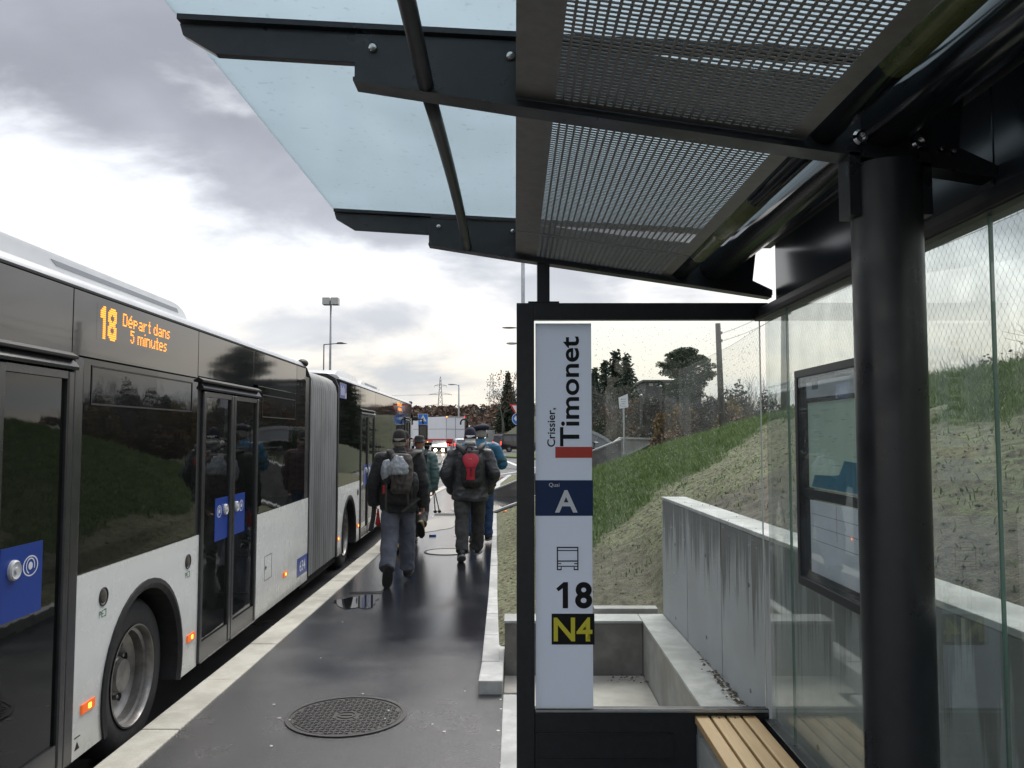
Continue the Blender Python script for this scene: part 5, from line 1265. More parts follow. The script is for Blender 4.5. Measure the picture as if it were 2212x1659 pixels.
# pylons
def pylon(px, py, Y, H_, arms, lab, w0=5.0, w1=1.0):
    x = PX(px, Y); top = PZ(py, Y); e = empty('pylon', (x, Y, top-H_), 0, lab, 'pylon', 'electricity pylons on the hill'); m = MB(); t = .16
    def wd(z): f = z/H_; return w0+(w1-w0)*min(1, f/.92)**.8
    zs = [H_*(1-(1-k/11)**1.15)*.94 for k in range(12)]
    for sx in (-1, 1):
        for sy in (-1, 1): m.tube([(sx*wd(z)/2, sy*wd(z)/2, z) for z in zs]+[(0, 0, H_)], t, 4)
    for a, b in zip(zs[:-1], zs[1:]):
        for sx, sy, ux, uy in ((-1, -1, 1, -1), (-1, 1, 1, 1), (-1, -1, -1, 1), (1, -1, 1, 1)):
            m.tube([(sx*wd(a)/2, sy*wd(a)/2, a), (ux*wd(b)/2, uy*wd(b)/2, b)], t*.6, 3); m.tube([(ux*wd(a)/2, uy*wd(a)/2, a), (sx*wd(b)/2, sy*wd(b)/2, b)], t*.6, 3)
    m.build('lattice', 'lamp_metal', e)
    for z, L_ in arms:
        a = MB(); w = wd(z)
        for s in (-1, 1):
            a.tube([(s*w/2, 0, z+1.3), (s*L_, 0, z)], t*.8, 4); a.tube([(s*w/2, 0, z-.2), (s*L_, 0, z)], t*.8, 4); a.tube([(s*L_, 0, z), (s*L_, 0, z-1.6)], t*.7, 4)
            for q in (.3, .6): a.tube([(s*(w/2+(L_-w/2)*q), 0, z+1.3*(1-q)), (s*(w/2+(L_-w/2)*(q+.15)), 0, z-.05)], t*.5, 3)
        a.build('cross_arm', 'lamp_metal', e)
    return x, top
x1_, t1_ = pylon(951, 813, 690, 44, ((44-3.9*2, 5.0), (44-15, 9.5), (44-24.5, 11), (44-33, 9.0)), 'left electricity pylon with three wide cross arms above the woods', 7, 1.1)
x2_, t2_ = pylon(1062, 805, 760, 52, ((43, 3.8), (40, 4.2), (33, 4.4)), 'right electricity pylon with narrow cross arms beside the spruce', 8, 2.2)
pw = empty('power_lines', (0, 690, 30), 0, 'thin power lines strung between the two far pylons', 'power lines')
for (za, zb, s) in ((t1_-15, t2_-12, 1), (t1_-24.5, t2_-19, 1), (t1_-15, t2_-12, -1), (t1_-24.5, t2_-19, -1)):
    pts = [(x1_+s*9+(x2_-x1_)*f, (760-690)*f, za+(zb-za)*f-4*math.sin(math.pi*f)-31.6+(0)) for f in [k/12 for k in range(13)]]
    MB().tube([(p[0], p[1], p[2]+1.6) for p in pts], .07, 3).build('wire', 'lamp_metal', pw)
    pts = [(x1_+s*9-430*f, -100*f, za+14*f-10*math.sin(math.pi*f)-30) for f in [k/12 for k in range(13)]]
    MB().tube(pts, .07, 3).build('wire', 'lamp_metal', pw)

# lamps and masts
def pole(e, H_, r0, r1, mat='lamp_metal', z0=ROAD_Z): return MB().tube([(0, 0, 0), (0, 0, H_*.5), (0, 0, H_)], [r0, (r0+r1)/2, r1], 12).build('pole', mat, e, smooth=True)
Y = 66; e = empty('floodlight_mast', (PX(711.5, Y), Y, ROAD_Z), 0, 'tall slim mast with a pair of square pale floodlight boxes', 'street lamp')
top = PZ(640, Y)-ROAD_Z; pole(e, top-.4, .13, .07)
for s in (-.34, .34): MB().box(s-.29, s+.29, -.35, .35, top-.62, top-.06).build('lamp_box', 'lamp_box', e, bevel=.02); MB().box(s-.24, s+.24, -.3, .3, top-.63, top-.621).build('lens', 'lamp_dark', e)
MB().box(-.08, .08, -.06, .06, top-.5, top-.3).build('bracket', 'lamp_dark', e)
Y = 60; e = empty('street_lamp', (PX(697.5, Y), Y, ROAD_Z), 0, 'thin dark street lamp with a long arm pointing right beside the mast', 'street lamp')
top = PZ(743, Y)-ROAD_Z; pole(e, top, .06, .045, 'lamp_dark'); MB().tube([(0, 0, top-.02), (.95, 0, top+.06)], .035, 8).build('arm', 'lamp_dark', e)
MB().prism([(.9, top+.02), (1.0, top+.14), (1.3, top+.15), (1.7, top+.05), (1.3, top+.02)], -.14, .14, 'y').build('lamp_head', 'lamp_dark', e, bevel=.02)
Y = 110; e = empty('street_lamp', (PX(991, Y), Y, ROAD_Z), 0, 'pale street lamp rising behind the white lorry with head pointing left', 'street lamp')
top = PZ(831, Y)-ROAD_Z; pole(e, top, .12, .09, 'galvanised'); MB().tube([(0, 0, top-.05), (-.6, 0, top+.05)], .06, 8).build('arm', 'galvanised', e); MB().ell((-.95, 0, top+.05), .5, .2, .12).build('lamp_head', 'lamp_box', e, smooth=True)
Y = 26; e = empty('mast', (PX(1130, Y), Y, 0), 0, 'tall pale steel mast rising behind the shelter end frame', 'mast'); pole(e, 9, .07, .055, 'galvanised')
for px, py, Y, lab, mt in ((1128, 707, 58, 'dark street lamp head poking out left of the shelter frame', 'lamp_dark'), (1124, 741, 74, 'pale street lamp head poking out left of the shelter frame, below the dark one', 'lamp_box')):
    e = empty('street_lamp', (PX(px, Y), Y, ROAD_Z), 0, lab, 'street lamp'); top = PZ(py, Y)-ROAD_Z; pole(e, top, .09, .06); dx = PX(1100 if py < 720 else 1106, Y)-PX(px, Y)
    MB().tube([(0, 0, top-.03), (dx+.2, 0, top)], .035, 8).build('arm', 'lamp_dark', e); MB().ell((dx, 0, top), .52, .16, .07 if py < 720 else .13).build('lamp_head', mt, e, smooth=True)

# road signs
Y = 50; e = empty('crossing_sign', (PX(914, Y), Y, ROAD_Z), 0, 'blue pedestrian crossing sign beside the front of the bus', 'road sign')
za, zb = PZ(921, Y)-ROAD_Z, PZ(894, Y)-ROAD_Z; w = .30
MB().box(-w, w, -.03, -.005, za, zb).build('plate', 'sign_blue', e, bevel=.02); 
for (a, b, c, d) in ((-w, w, za, za+.02), (-w, w, zb-.02, zb), (-w, -w+.02, za, zb), (w-.02, w, za, zb)): MB().box(a, b, -.034, -.031, c, d).build('border', 'sign_white', e)
MB().prism([(-.21, za+.30), (.21, za+.30), (0, za+.68)], -.036, -.032, 'y').build('triangle', 'sign_white', e)
m = MB()
for a, b, r_ in (((0, 0, .50), (0, 0, .42), .022), ((0, 0, .42), (-.05, 0, .34), .014), ((0, 0, .42), (.05, 0, .34), .014), ((0, 0, .48), (-.05, 0, .43), .012), ((0, 0, .48), (.045, 0, .44), .012)): m.tube([(a[0], -.037, za+a[2]), (b[0], -.037, za+b[2])], r_, 5)
m.ell((0, -.037, za+.54), .022, .01, .022)
for q in range(5): m.box(-.13+q*.055, -.10+q*.055, -.039, -.0365, za+.31, za+.33)
m.build('walking_figure', 'print_black', e); MB().tube([(0, 0, 0), (0, 0, zb)], .035, 10).build('post', 'galvanised', e)
Y = 50; x = PX(1119, Y); e = empty('give_way_sign', (x, Y, ROAD_Z), 0, 'red bordered give way triangle above a blue round arrow sign behind the frame', 'road sign')
zt = PZ(873, Y)-ROAD_Z; hw = PX(1119, Y)-PX(1101, Y)
MB().prism([(-hw, zt), (hw, zt), (0, zt-hw*1.75)], -.03, -.01, 'y').build('red_triangle', 'sign_red', e); MB().prism([(-hw*.7, zt-.09), (hw*.7, zt-.09), (0, zt-.09-hw*1.22)], -.036, -.032, 'y').build('white_triangle', 'sign_white', e)
zc_ = PZ(905, Y)-ROAD_Z; MB().lathe([(-.03, .001), (-.03, .37), (-.01, .37), (-.01, .001)], (0, 0, zc_), 'y', 28).build('blue_disc', 'sign_blue', e)
MB().lathe([(-.034, .345), (-.034, .37), (-.031, .37), (-.031, .345)], (0, 0, zc_), 'y', 28, closed=True).build('border', 'sign_white', e)
MB().prism([(-.25, zc_+.02), (-.12, zc_+.2), (-.08, zc_+.1), (.15, zc_+.1), (.15, zc_-.04), (-.08, zc_-.04), (-.12, zc_-.14)], -.037, -.033, 'y').build('arrow', 'sign_white', e); MB().tube([(0, 0, 0), (0, 0, zt)], .035, 10).build('post', 'galvanised', e)

# ---- vehicles
def cwheel(par, x, y, r, w, side):
    e = empty('wheel', (x, y, r)); e.parent = par; s = side
    o = MB().lathe([(-w*s, r*.6), (-w*s, r*.93), (-w*.8*s, r), (-.02*s, r), (0, r*.94), (.0, r*.66)], (0, 0, 0), 'x', 24, closed=True).build('tyre', 'tyre_rubber', e)
    MB().lathe([(-.01*s, .001), (.004*s, r*.2), (-.02*s, r*.3), (-.015*s, r*.62), (.002*s, r*.67), (-.03*s, r*.67)], (0, 0, 0), 'x', 20).build('rim', 'galvanised', e)
    for k in range(5): MB().box(-.005*s, .008*s, -.025, .025, r*.15, r*.62, Matrix.Rotation(k*1.2566, 4, 'X')).build('spoke', 'galvanised', e)
def car(name, loc, rz, lab, cat, L_, W_, H_, body, prof, glass, wheels, r, lamps='red', plate=True, rails=False):
    """prof: side outline (y along travel, z); glass: list of side window polygons; rear at y=0"""
    e = empty(name, loc, rz, lab, cat)
    n = len(prof); hw = W_/2
    def inset(z): return hw-.0 if z < H_*.55 else hw-.12*(z-H_*.55)/(H_*.45)
    rs = []
    m = MB(); vs = []
    for s in (-1, 1):
        vs += [(s*inset(z), y, z) for y, z in prof]
    m.add(vs, [tuple(range(n-1, -1, -1)), tuple(range(n, 2*n))]+[(i, (i+1) % n, n+(i+1) % n, n+i) for i in range(n)])
    o = m.build('body', body, e, bevel=.04, seg=3); sharp(o, 40)
    for g in glass:
        for s in (-1, 1):
            mm = MB(); k = len(g); vs = [(s*(inset(z)+.004), y, z) for y, z in g]+[(s*(inset(z)-.02), y, z) for y, z in g]
            mm.add(vs, [tuple(range(k)), tuple(range(2*k-1, k-1, -1))]+[(i, (i+1) % k, k+(i+1) % k, k+i) for i in range(k)]).build('side_window', 'car_glass', e)
    for y in wheels:
        for s in (-1, 1):
            MB().lathe([(0, .001), (0, r*1.18), (.006*s, r*1.18), (.006*s, .001)], (s*(hw-.004), y, r), 'x', 24).build('wheel_arch', 'dark_void', e)
            cwheel(e, s*(hw+.012), y, r, .2, s)
    return e
# white lorry, rear three quarter view
Y = 95; e = empty('white_lorry', (PX(984, Y), Y, ROAD_Z), R(34), 'white box lorry with a red stripe and lit lamps on the road ahead', 'lorry')
MB().box(-1.25, 1.25, 0, 8.2, 1.15, 3.95).build('cargo_box', 'truck_white', e, bevel=.02)
for a, b in ((-1.262, -1.2505), (1.2505, 1.262)): MB().box(a, b, .03, 8.15, 1.05, 1.42).build('red_stripe', 'truck_red', e); MB().box(a, b, .03, 8.15, 2.52, 2.58).build('side_rail', 'galvanised', e); MB().box(a, b, .03, 8.15, .98, 1.04).build('lower_rail', 'galvanised', e)
for x in (-1.22, 0, 1.22): MB().box(x-.035, x+.035, -.03, -.001, 1.15, 3.95).build('door_post', 'galvanised', e)
MB().box(-1.2, 1.2, -.025, -.001, 2.50, 2.57).build('door_rail', 'galvanised', e); MB().box(-1.25, 1.25, -.04, -.001, 3.86, 3.98).build('top_frame', 'building_pale', e)
MB().box(-1.2, 1.2, -.03, -.0015, 1.05, 1.42).build('rear_red_band', 'truck_red', e); MB().box(-1.15, 1.15, .1, 7.8, .62, .98).build('chassis', 'dark_void', e); MB().box(-1.2, 1.2, -.05, .1, .35, .55).build('rear_bumper', 'paint_white', e)
for x in (-1.0, 1.0): MB().box(x-.14, x+.14, -.06, -.045, .72, .88).build('tail_lamp', 'lens_red', e)
MB().box(-1.2, -1.12, -.06, -.03, 3.88, 3.97).build('marker_lamp', 'lens_amber_hot', e); MB().box(1.12, 1.2, -.06, -.03, 3.88, 3.97).build('marker_lamp', 'lens_red', e)
for y in (.8, 4.3): MB().box(-1.28, -1.262, y, y+.14, 1.0, 1.1).build('marker_lamp', 'lens_amber_hot', e)
for y in (1.3, 2.5, 8.9):
    for s in (-1, 1): cwheel(e, s*1.2, y, .48, .3, s)
MB().prism([(8.4, .5), (10.4, .5), (10.5, 1.6), (10.2, 3.0), (8.4, 3.1)], -1.2, 1.2, 'x').build('cab', 'truck_white', e, bevel=.06)
MB().box(-1.215, -1.203, 8.8, 9.9, 1.8, 2.7).build('cab_window', 'car_glass', e)
# silver estate car
Y = 88; prof = [(.0, .35), (.0, .75), (.05, 1.0), (.30, 1.42), (.45, 1.48), (2.2, 1.50), (3.0, 1.02), (4.3, .88), (4.45, .6), (4.4, .3), (.1, .25)]
e = car('silver_estate_car', (PX(1000, Y), Y, ROAD_Z), R(10), 'silver estate car behind the white lorry', 'car', 4.4, 1.8, 1.5, 'car_silver', prof, [[(.35, 1.05), (.5, 1.38), (2.1, 1.40), (2.75, 1.03)]], (.85, 3.55), .31)
MB().add([(-.66, .03, 1.02), (.66, .03, 1.02), (.58, .24, 1.38), (-.58, .24, 1.38)], [(0, 1, 2, 3)]).build('rear_window', 'car_glass', e)
for s in (-1, 1): MB().box(s*.75-.12, s*.75+.12, -.03, .03, .72, 1.0).build('tail_lamp', 'lens_red', e); MB().tube([(s*.6, .5, 1.55), (s*.6, 2.1, 1.56)], .02, 5).build('roof_rail', 'galvanised', e)
MB().box(-.26, .26, -.02, .0, .62, .74).build('number_plate', 'sign_white', e); MB().tube([(.2, .5, 1.5), (.2, .35, 1.85)], .01, 4).build('aerial', 'car_black', e)
# black van, rear and right flank
Y = 92; prof = [(.0, .35), (.0, 1.1), (.10, 1.80), (.28, 1.95), (3.2, 1.97), (3.6, 1.80), (4.2, 1.15), (4.95, .98), (5.05, .6), (5.0, .3), (.1, .28)]
VR = -R(58); vx = PX(1073.5, Y)
e = car('black_van', (vx, Y, ROAD_Z), VR, 'black passenger van with lit tail lamps at the roundabout', 'van', 5., 1.9, 1.97, 'car_black', prof, [[(.35, 1.18), (.42, 1.72), (1.35, 1.74), (1.35, 1.18)], [(1.45, 1.18), (1.45, 1.74), (2.5, 1.74), (2.5, 1.18)], [(2.6, 1.18), (2.6, 1.74), (3.4, 1.70), (3.9, 1.2)]], (1.0, 4.1), .34)
MB().add([(-.75, -.012, 1.15), (.75, -.012, 1.15), (.68, .085, 1.75), (-.68, .085, 1.75)], [(0, 1, 2, 3)]).build('rear_window', 'car_glass', e)
for s in (-1, 1): MB().box(s*.86-.07, s*.86+.07, -.03, .03, .80, 1.15).build('tail_lamp', 'lens_red', e)
MB().box(-.30, .20, -.025, -.005, .86, .98).build('number_plate', 'sign_white', e); MB().box(-.93, .93, -.05, .0, .32, .55).build('bumper', 'bus_rubber', e)
MB().box(-.9, .9, .3, 3.0, 1.965, 1.99).build('roof_skin', 'galvanised', e)
# dark car facing the camera with lit headlights
Y = 84; prof = [(.0, .3), (.0, .6), (.25, .78), (1.3, .92), (1.95, 1.28), (3.2, 1.30), (4.0, .9), (4.1, .4)]
e = car('dark_car', (PX(949, Y), Y, ROAD_Z), R(5), 'low dark car with two bright headlights in front of the lorry', 'car', 4.1, 1.62, 1.3, 'car_black', prof, [[(1.6, .95), (2.0, 1.2), (3.1, 1.22), (3.6, .95)]], (.8, 3.2), .28)
for s in (-.38, .38): MB().ell((s, -.04, .34), .15, .03, .15).build('headlight', 'headlight_lit', e, smooth=True)
# grey delivery van far off behind the beret
Y = 112; prof = [(.0, .4), (.0, 2.3), (.1, 2.45), (3.6, 2.45), (4.3, 1.6), (5.1, 1.3), (5.2, .4)]
e = car('grey_delivery_van', (PX(1056, Y), Y, ROAD_Z), R(165), 'small pale grey delivery van glimpsed between beret and black van', 'van', 5.2, 1.9, 2.45, 'car_silver', prof, [[(3.4, 1.5), (3.4, 2.1), (3.8, 2.0), (4.2, 1.5)]], (1.0, 4.3), .34)
MB().add([(-.8, 4.30, 1.62), (.8, 4.30, 1.62), (.75, 3.66, 2.36), (-.75, 3.66, 2.36)], [(0, 1, 2, 3)]).build('windscreen', 'car_glass', e, loc=(0, .04, .03))

# ================================================================== PEOPLE
def vrot(v, axis, a): return Matrix.Rotation(a, 3, axis) @ Vector(v)
def person(loc, rz, lab, H=1.76, legs=((-10, 25, -45), (16, 6, 8)), arms=None, coat=None, torso=None, sleeve=(.075, .062, .052), trous='trousers_charcoal', coatm='fleece_charcoal', shoe='shoe_black', sole='shoe_sole', stance=.085, hem=.80, leg_r=(.098, .078, .075), head_turn=0, hands=(1, 1), hair='hair_grey', group='walkers on the platform', fold=.009, yaw_leg=(0, 0)):
    k = H/1.76
    e = empty('person', (0, 0, 0), rz, lab, 'person', group)
    def V(x, y, z): return Vector((x, y, z))*k
    HIP = V(0, 0, .92)
    J = []
    for s, (tp, kf, fp), sx in ((-1, legs[0], 0), (1, legs[1], 1)):
        a = R(tp); b = R(tp-kf)
        h = HIP+V(s*stance, 0, 0); kn = h+V(s*.0, .44*math.sin(a), -.44*math.cos(a)); an = kn+V(-s*.005, .42*math.sin(b), -.42*math.cos(b))
        f = Vector((s*.10, math.cos(R(fp)), math.sin(R(fp)))).normalized(); u = (Vector((0, 0, 1))-f*f.z).normalized()
        if abs(fp) > 80: u = Vector((0, 1, 0))
        J.append((h, kn, an, f, u))
    low = min(min((an-u*.085*k-f*.075*k).z, (an-u*.085*k+f*.19*k).z) for h, kn, an, f, u in J)
    off = Vector((0, 0, -low))
    J = [(h+off, kn+off, an+off, f, u) for h, kn, an, f, u in J]; HIP = HIP+off; dz = off.z
    def P(x, y, z): return Vector((x, y, z))*k+Vector((0, 0, dz))
    # --- body: one continuous figure
    b = MB()
    def oval(z, rx, ry, y=0, x=0, n=18): c = P(x, y, z); return [c+Vector((rx*k*math.cos(6.2832*i/n), ry*k*math.sin(6.2832*i/n), 0)) for i in range(n)]
    b.rings([oval(z, rx, ry, y) for z, rx, ry, y in ((.84, .10, .08, 0), (.92, .155, .105, -.01), (1.05, .14, .095, 0), (1.25, .155, .105, 0), (1.38, .17, .10, 0), (1.45, .12, .08, 0), (1.50, .06, .06, .01))])
    b.capsule(P(0, .0, 1.44), P(0, .018, 1.57), .058*k, .055*k)
    HC = P(0, .03, 1.645)
    rm = Matrix.Rotation(R(-head_turn), 3, 'Z')
    def hp(x, y, z): return HC+rm @ (Vector((x, y, z))*k)
    b.ell(HC, .077*k, .097*k, .115*k, rm); b.ell(hp(0, .03, -.065), .055*k, .06*k, .05*k, rm)
    b.capsule(hp(0, .09, .01), hp(0, .118, -.03), .010*k, .015*k, 8)                        # nose
    for s in (-1, 1):
        b.ell(hp(s*.079, -.005, -.015), .012*k, .022*k, .034*k, rm, 10, 8)                       # ear
        b.ell(hp(s*.032, .080, .018), .014*k, .012*k, .010*k, rm, 8, 6)
    b.ell(hp(0, .083, -.062), .025*k, .012*k, .010*k, rm, 8, 6)                                  # mouth
    arms = arms or (((-.20, .0, 1.425), (-.27, -.04, 1.15), (-.26, .05, .90)), ((.20, .0, 1.425), (.27, -.04, 1.15), (.26, .05, .90)))
    for (h, kn, an, f, u) in J:
        b.capsule(h, kn, .075*k, .05*k); b.capsule(kn, an, .05*k, .036*k)
    AR = []
    for ai, (sh_, el, wr) in enumerate(arms):
        s = -1 if ai == 0 else 1; sh_, el, wr = P(*sh_), P(*el), P(*wr); AR.append((sh_, el, wr))
        b.capsule(P(s*.10, 0, 1.42), sh_, .06*k, .055*k); b.capsule(sh_, el, .05*k, .04*k); b.capsule(el, wr, .038*k, .026*k)
        if hands[ai]:
            d = (wr-el).normalized(); n = Vector((-s, 0, 0)); n = (n-d*n.dot(d)).normalized(); wd = d.cross(n).normalized()
            if wd.y < 0: wd = -wd
            pc = wr+d*.055*k
            b.tube([wr-d*.01, wr+d*.03*k, wr+d*.085*k], [.022*k, .036*k, .038*k], 10, True, .5, up=wd)
            for q in range(4):
                o = wr+d*.088*k+wd*(.027-.018*q)*k*1.0; dd = d.copy(); l = (.9, 1., .95, .78)[q]*k; pr = o
                for seg_, cur in ((.040, 35), (.026, 60), (.020, 55)):
                    ax = dd.cross(n).normalized(); dd = (Matrix.Rotation(R(cur), 3, ax) @ dd).normalized()
                    nx = pr+dd*seg_*l; b.capsule(pr, nx, .0092*k, .0082*k, 8); pr = nx
            t0 = wr+d*.025*k+wd*.026*k; t1 = t0+(d*.6+wd*.7+n*.35).normalized()*.038*k; t2 = t1+(d*.85+wd*.1+n*.5).normalized()*.032*k
            b.capsule(t0, t1, .012*k, .010*k, 8); b.capsule(t1, t2, .010*k, .0085*k, 8)
    body = fuse(b, 'body', 'skin', e, voxel=.0075, sm=2)
    for s in (-1, 1): MB().ell(hp(s*.032, .091, .018), .012*k, .006*k, .006*k, rm, 10, 8).build('eye', 'print_white', e)
    # --- trousers
    t = MB()
    t.rings([oval(z, rx, ry, -.01) for z, rx, ry in ((.82, .12, .09), (.90, .178, .125), (1.0, .172, .12), (1.06, .165, .115))])
    for i, (h, kn, an, f, u) in enumerate(J):
        d2 = (an-kn).normalized(); ce = an-d2*.01*k; s = -1 if i == 0 else 1
        mid = (kn+ce)/2
        t.tube([h+Vector((0, 0, .04*k)), h*.5+kn*.5+Vector((s*.005, 0, 0)), kn, mid, ce-d2*.06*k, ce+d2*.012*k], [leg_r[0]*k*1.02, leg_r[0]*k*.95, leg_r[1]*k, leg_r[1]*k*.97, leg_r[2]*k, leg_r[2]*k*1.05], 18)
    tr = fuse(t, 'trousers', trous, e, voxel=.010, sm=4, disp=fold*.8, dfreq=5.0, anis=(1.2, 1., 1.5))
    # --- shoes
    for i, (h, kn, an, f, u) in enumerate(J):
        xw = f.cross(u).normalized(); m = MB(); rs = []
        for fy, w, zt in ((-.082, .022, .05), (-.07, .034, .085), (-.03, .039, .13), (.02, .042, .125), (.07, .045, .085), (.12, .049, .066), (.165, .043, .055), (.19, .022, .035)):
            ring = []
            for q in range(14):
                a = 6.2832*q/14; zz = (.5+.5*math.sin(a)); ring.append(an+(f*fy*1.08+xw*(w*1.18*math.cos(a))*(1.0 if zz < .5 else 1-.25*(zz-.5)))*k+u*(-.07+zt*zz)*k)
            rs.append(ring)
        so = fuse(m.rings(rs), 'shoe', shoe, e, voxel=.009, sm=2)
        m = MB(); n = 20; top = []; bot = []
        for q in range(n):
            a = 6.2832*q/n; fy = .055+.14*math.sin(a); w = .051*math.cos(a)*(1+.12*math.sin(a)); c = an+(f*fy*1.07+xw*w*1.17)*k
            top.append(c-u*.062*k); bot.append(c-u*.086*k)
        m.rings([bot, top]).build('sole', sole, so)
    # --- coat
    c = MB(); TS = torso or ((hem, .215, .150, -.015), (hem+.03, .22, .155, -.015), (.95, .215, .150, -.01), (1.10, .205, .145, 0), (1.25, .215, .150, 0), (1.36, .225, .145, 0), (1.43, .19, .12, .0), (1.475, .12, .095, .005), (1.50, .085, .08, .01))
    c.rings([oval(z, rx, ry, y, n=26) for z, rx, ry, y in TS])
    for ai, (sh_, el, wr) in enumerate(AR):
        s = -1 if ai == 0 else 1
        c.capsule(P(s*.10, 0, 1.41), sh_, .085*k, sleeve[0]*k, 16); c.capsule(sh_, el, sleeve[0]*k, sleeve[1]*k, 16)
        d = (wr-el).normalized(); c.tube([el-d*.02, el*.5+wr*.5, wr+d*.005, wr+d*.012], [sleeve[1]*k, (sleeve[1]+sleeve[2])/2*k, sleeve[2]*k, sleeve[2]*k*.75], 16)
        if not hands[ai]: c.ell(wr, sleeve[2]*k*1.1, sleeve[2]*k, sleeve[2]*k*1.2)
    ct = fuse(c, 'coat', coatm, e, voxel=.010, sm=3, disp=fold, dfreq=5.0, anis=(1., 1., 1.6))
    m = MB(); rs = []
    for z_, r_, y_ in ((1.47, .098, .0), (1.50, .090, .005), (1.55, .080, .01), (1.562, .074, .012), (1.55, .066, .012), (1.50, .06, .01)): rs.append(oval(z_, r_, r_*.92, y_, n=24))
    m.rings(rs).build('collar', coatm, ct, smooth=True)
    e.location = loc
    return e, k, P, hp, HC, rm, AR, J
def cap(e, hp, k, rm, mat, lab='cap', brim=True, hairm='hair_grey', hole=True, turn=0, hairlow=-.03):
    m = MB(); rs = []; n = 26
    for i in range(11):
        t = i/10; z = -.040+.155*math.sin(t*math.pi/2); q = math.cos(t*math.pi/2)**.62 if t < 1 else .001
        rs.append([hp(.086*q*math.cos(6.2832*j/n), .106*q*math.sin(6.2832*j/n)-.004, z+.022) for j in range(n)])
    m.rings(rs); c = m.build('cap', mat, e, smooth=True)
    if brim:
        m = MB(); tp = []; bt = []
        for j in range(17):
            a = math.pi*j/16; tp.append(hp(.078*math.cos(a), .085+.085*math.sin(a), .022-.02*math.sin(a))); 
        m.rings([[p for p in tp], [p+Vector((0, 0, -.006)) for p in tp]]); m.build('brim', mat, c)
    # hair shell under the cap
    m = MB(); rs = []
    for i in range(7):
        z = -.075+.10*i/6; q = 1-.22*(1-i/6)**2; ring = []
        for j in range(24):
            a = 6.2832*j/24; y = math.sin(a); ry = .105 if y < 0 else .078; ring.append(hp(.082*q*math.cos(a), ry*q*y-.006, z))
        rs.append(ring)
    m.rings(rs); h = m.build('hair', hairm, e, smooth=True)
    if hole: m = MB().ell(hp(-.012, -.096, .004), .034*k, .02*k, .020*k, rm); m.build('hair', hairm, e, smooth=True)
    MB().ell(hp(0, -.004, .138), .008, .008, .006).build('cap_button', mat, c)
    return c
def band(pts, w, th, n):    # flat strap following points, normal n
    m = MB(); pts = [Vector(p) for p in pts]; n = Vector(n); rs = []
    for i, p in enumerate(pts):
        d = (pts[min(i+1, len(pts)-1)]-pts[max(i-1, 0)]).normalized(); s = d.cross(n).normalized()*w/2; q = d.cross(s).normalized()*th/2
        rs.append([p-s-q, p+s-q, p+s+q, p-s+q])
    return m.rings(rs)
def rel(px, py, c, Y, zoom, o):   # pixel in a zoomed crop -> x, z relative to the figure centre
    return ((o[0]+px/zoom)/1.8228-VX)/F_PX*Y-c, CAMZ+(HZ-(o[1]+py/zoom)/1.8228)/F_PX*Y
BODYR = -R(0.5)

# P1: man with grey topped rucksack
Y1 = 9.98; C1 = PX(863, Y1)
p1 = person((C1, Y1, 0), R(1), 'man in black fleece jacket and dark cap carrying a grey-topped rucksack', H=1.755,
    legs=((-17, 22, -72), (17, 4, 10)), arms=(((-.215, .0, 1.405), (-.295, -.05, 1.13), (-.30, .02, .88)), ((.215, .0, 1.405), (.285, -.04, 1.13), (.285, .05, .87))), trous='trousers_greyblue', coatm='fleece_charcoal',
    shoe='shoe_black', sole='shoe_sole', stance=.088, hem=.80, sleeve=(.092, .080, .066), leg_r=(.112, .098, .088), torso=((.79, .20, .15, -.02), (.83, .215, .16, -.02), (.95, .225, .16, -.01), (1.10, .225, .155, 0), (1.25, .235, .155, 0), (1.36, .235, .145, 0), (1.43, .185, .12, .0), (1.48, .115, .1, .005), (1.505, .085, .085, .01)))
cap(p1[0], p1[3], p1[1], p1[5], 'cap_black')
z1 = (4.74, (1430, 1680)); YP = 9.72
def r1(a, b): return rel(a, b, C1, YP, *z1)
bp = empty('rucksack', (C1, Y1, 0), R(1), 'brown hiking rucksack with crumpled pale grey top on the black fleece man', 'rucksack', 'rucksacks on the walkers')
# main compartment
m = MB(); x0, za = r1(530, 515); x1, zb = r1(910, 1215); cx = (x0+x1)/2; hw = (x1-x0)/2
def sq(cx, cy, z, rx, ry, n=24, p=.6):
    return [Vector((cx+rx*math.copysign(abs(math.cos(6.2832*i/n))**p, math.cos(6.2832*i/n)), cy+ry*math.copysign(abs(math.sin(6.2832*i/n))**p, math.sin(6.2832*i/n)), z)) for i in range(n)]
m.rings([sq(cx, -.27, z, hw*a, d) for z, a, d in ((zb-.01, .75, .07), (zb+.03, 1.0, .11), (zb+.16, 1.06, .125), (zb+.30, 1.05, .12), (za-.05, .98, .10), (za, .82, .07))])
fuse(m, 'pack_body', 'pack_brown', bp, voxel=.010, sm=3, disp=.012, dfreq=7)
m = MB(); xa, zt = r1(505, 545); xb, zl = r1(862, 880); cx2 = (xa+xb)/2; hw2 = (xb-xa)/2
m.rings([sq(cx2, -.335, z, hw2*a, d, p=.8) for z, a, d in ((zl, .92, .06), (zl+.02, 1.0, .085), (zl+.09, 1.02, .09), (zl+.15, .72, .075), (zt, .35, .05))])
xe, ze = r1(450, 900); m.ell((xe, -.27, ze+.05), .065, .08, .13)
fuse(m, 'rain_cover', 'pack_grey', bp, voxel=.008, sm=1, disp=.013, dfreq=9, anis=(1.6, 1, .9))
m = MB(); xe, ze = r1(470, 930); m.ell((xe, -.27, ze), .055, .07, .11); fuse(m, 'side_pocket', 'pack_black', bp, voxel=.010, sm=2, disp=.012, dfreq=12)
xe, ze = r1(930, 1080); m = MB().ell((xe, -.24, ze), .06, .07, .15); fuse(m, 'side_pocket', 'pack_black', bp, voxel=.010, sm=2, disp=.010, dfreq=12)
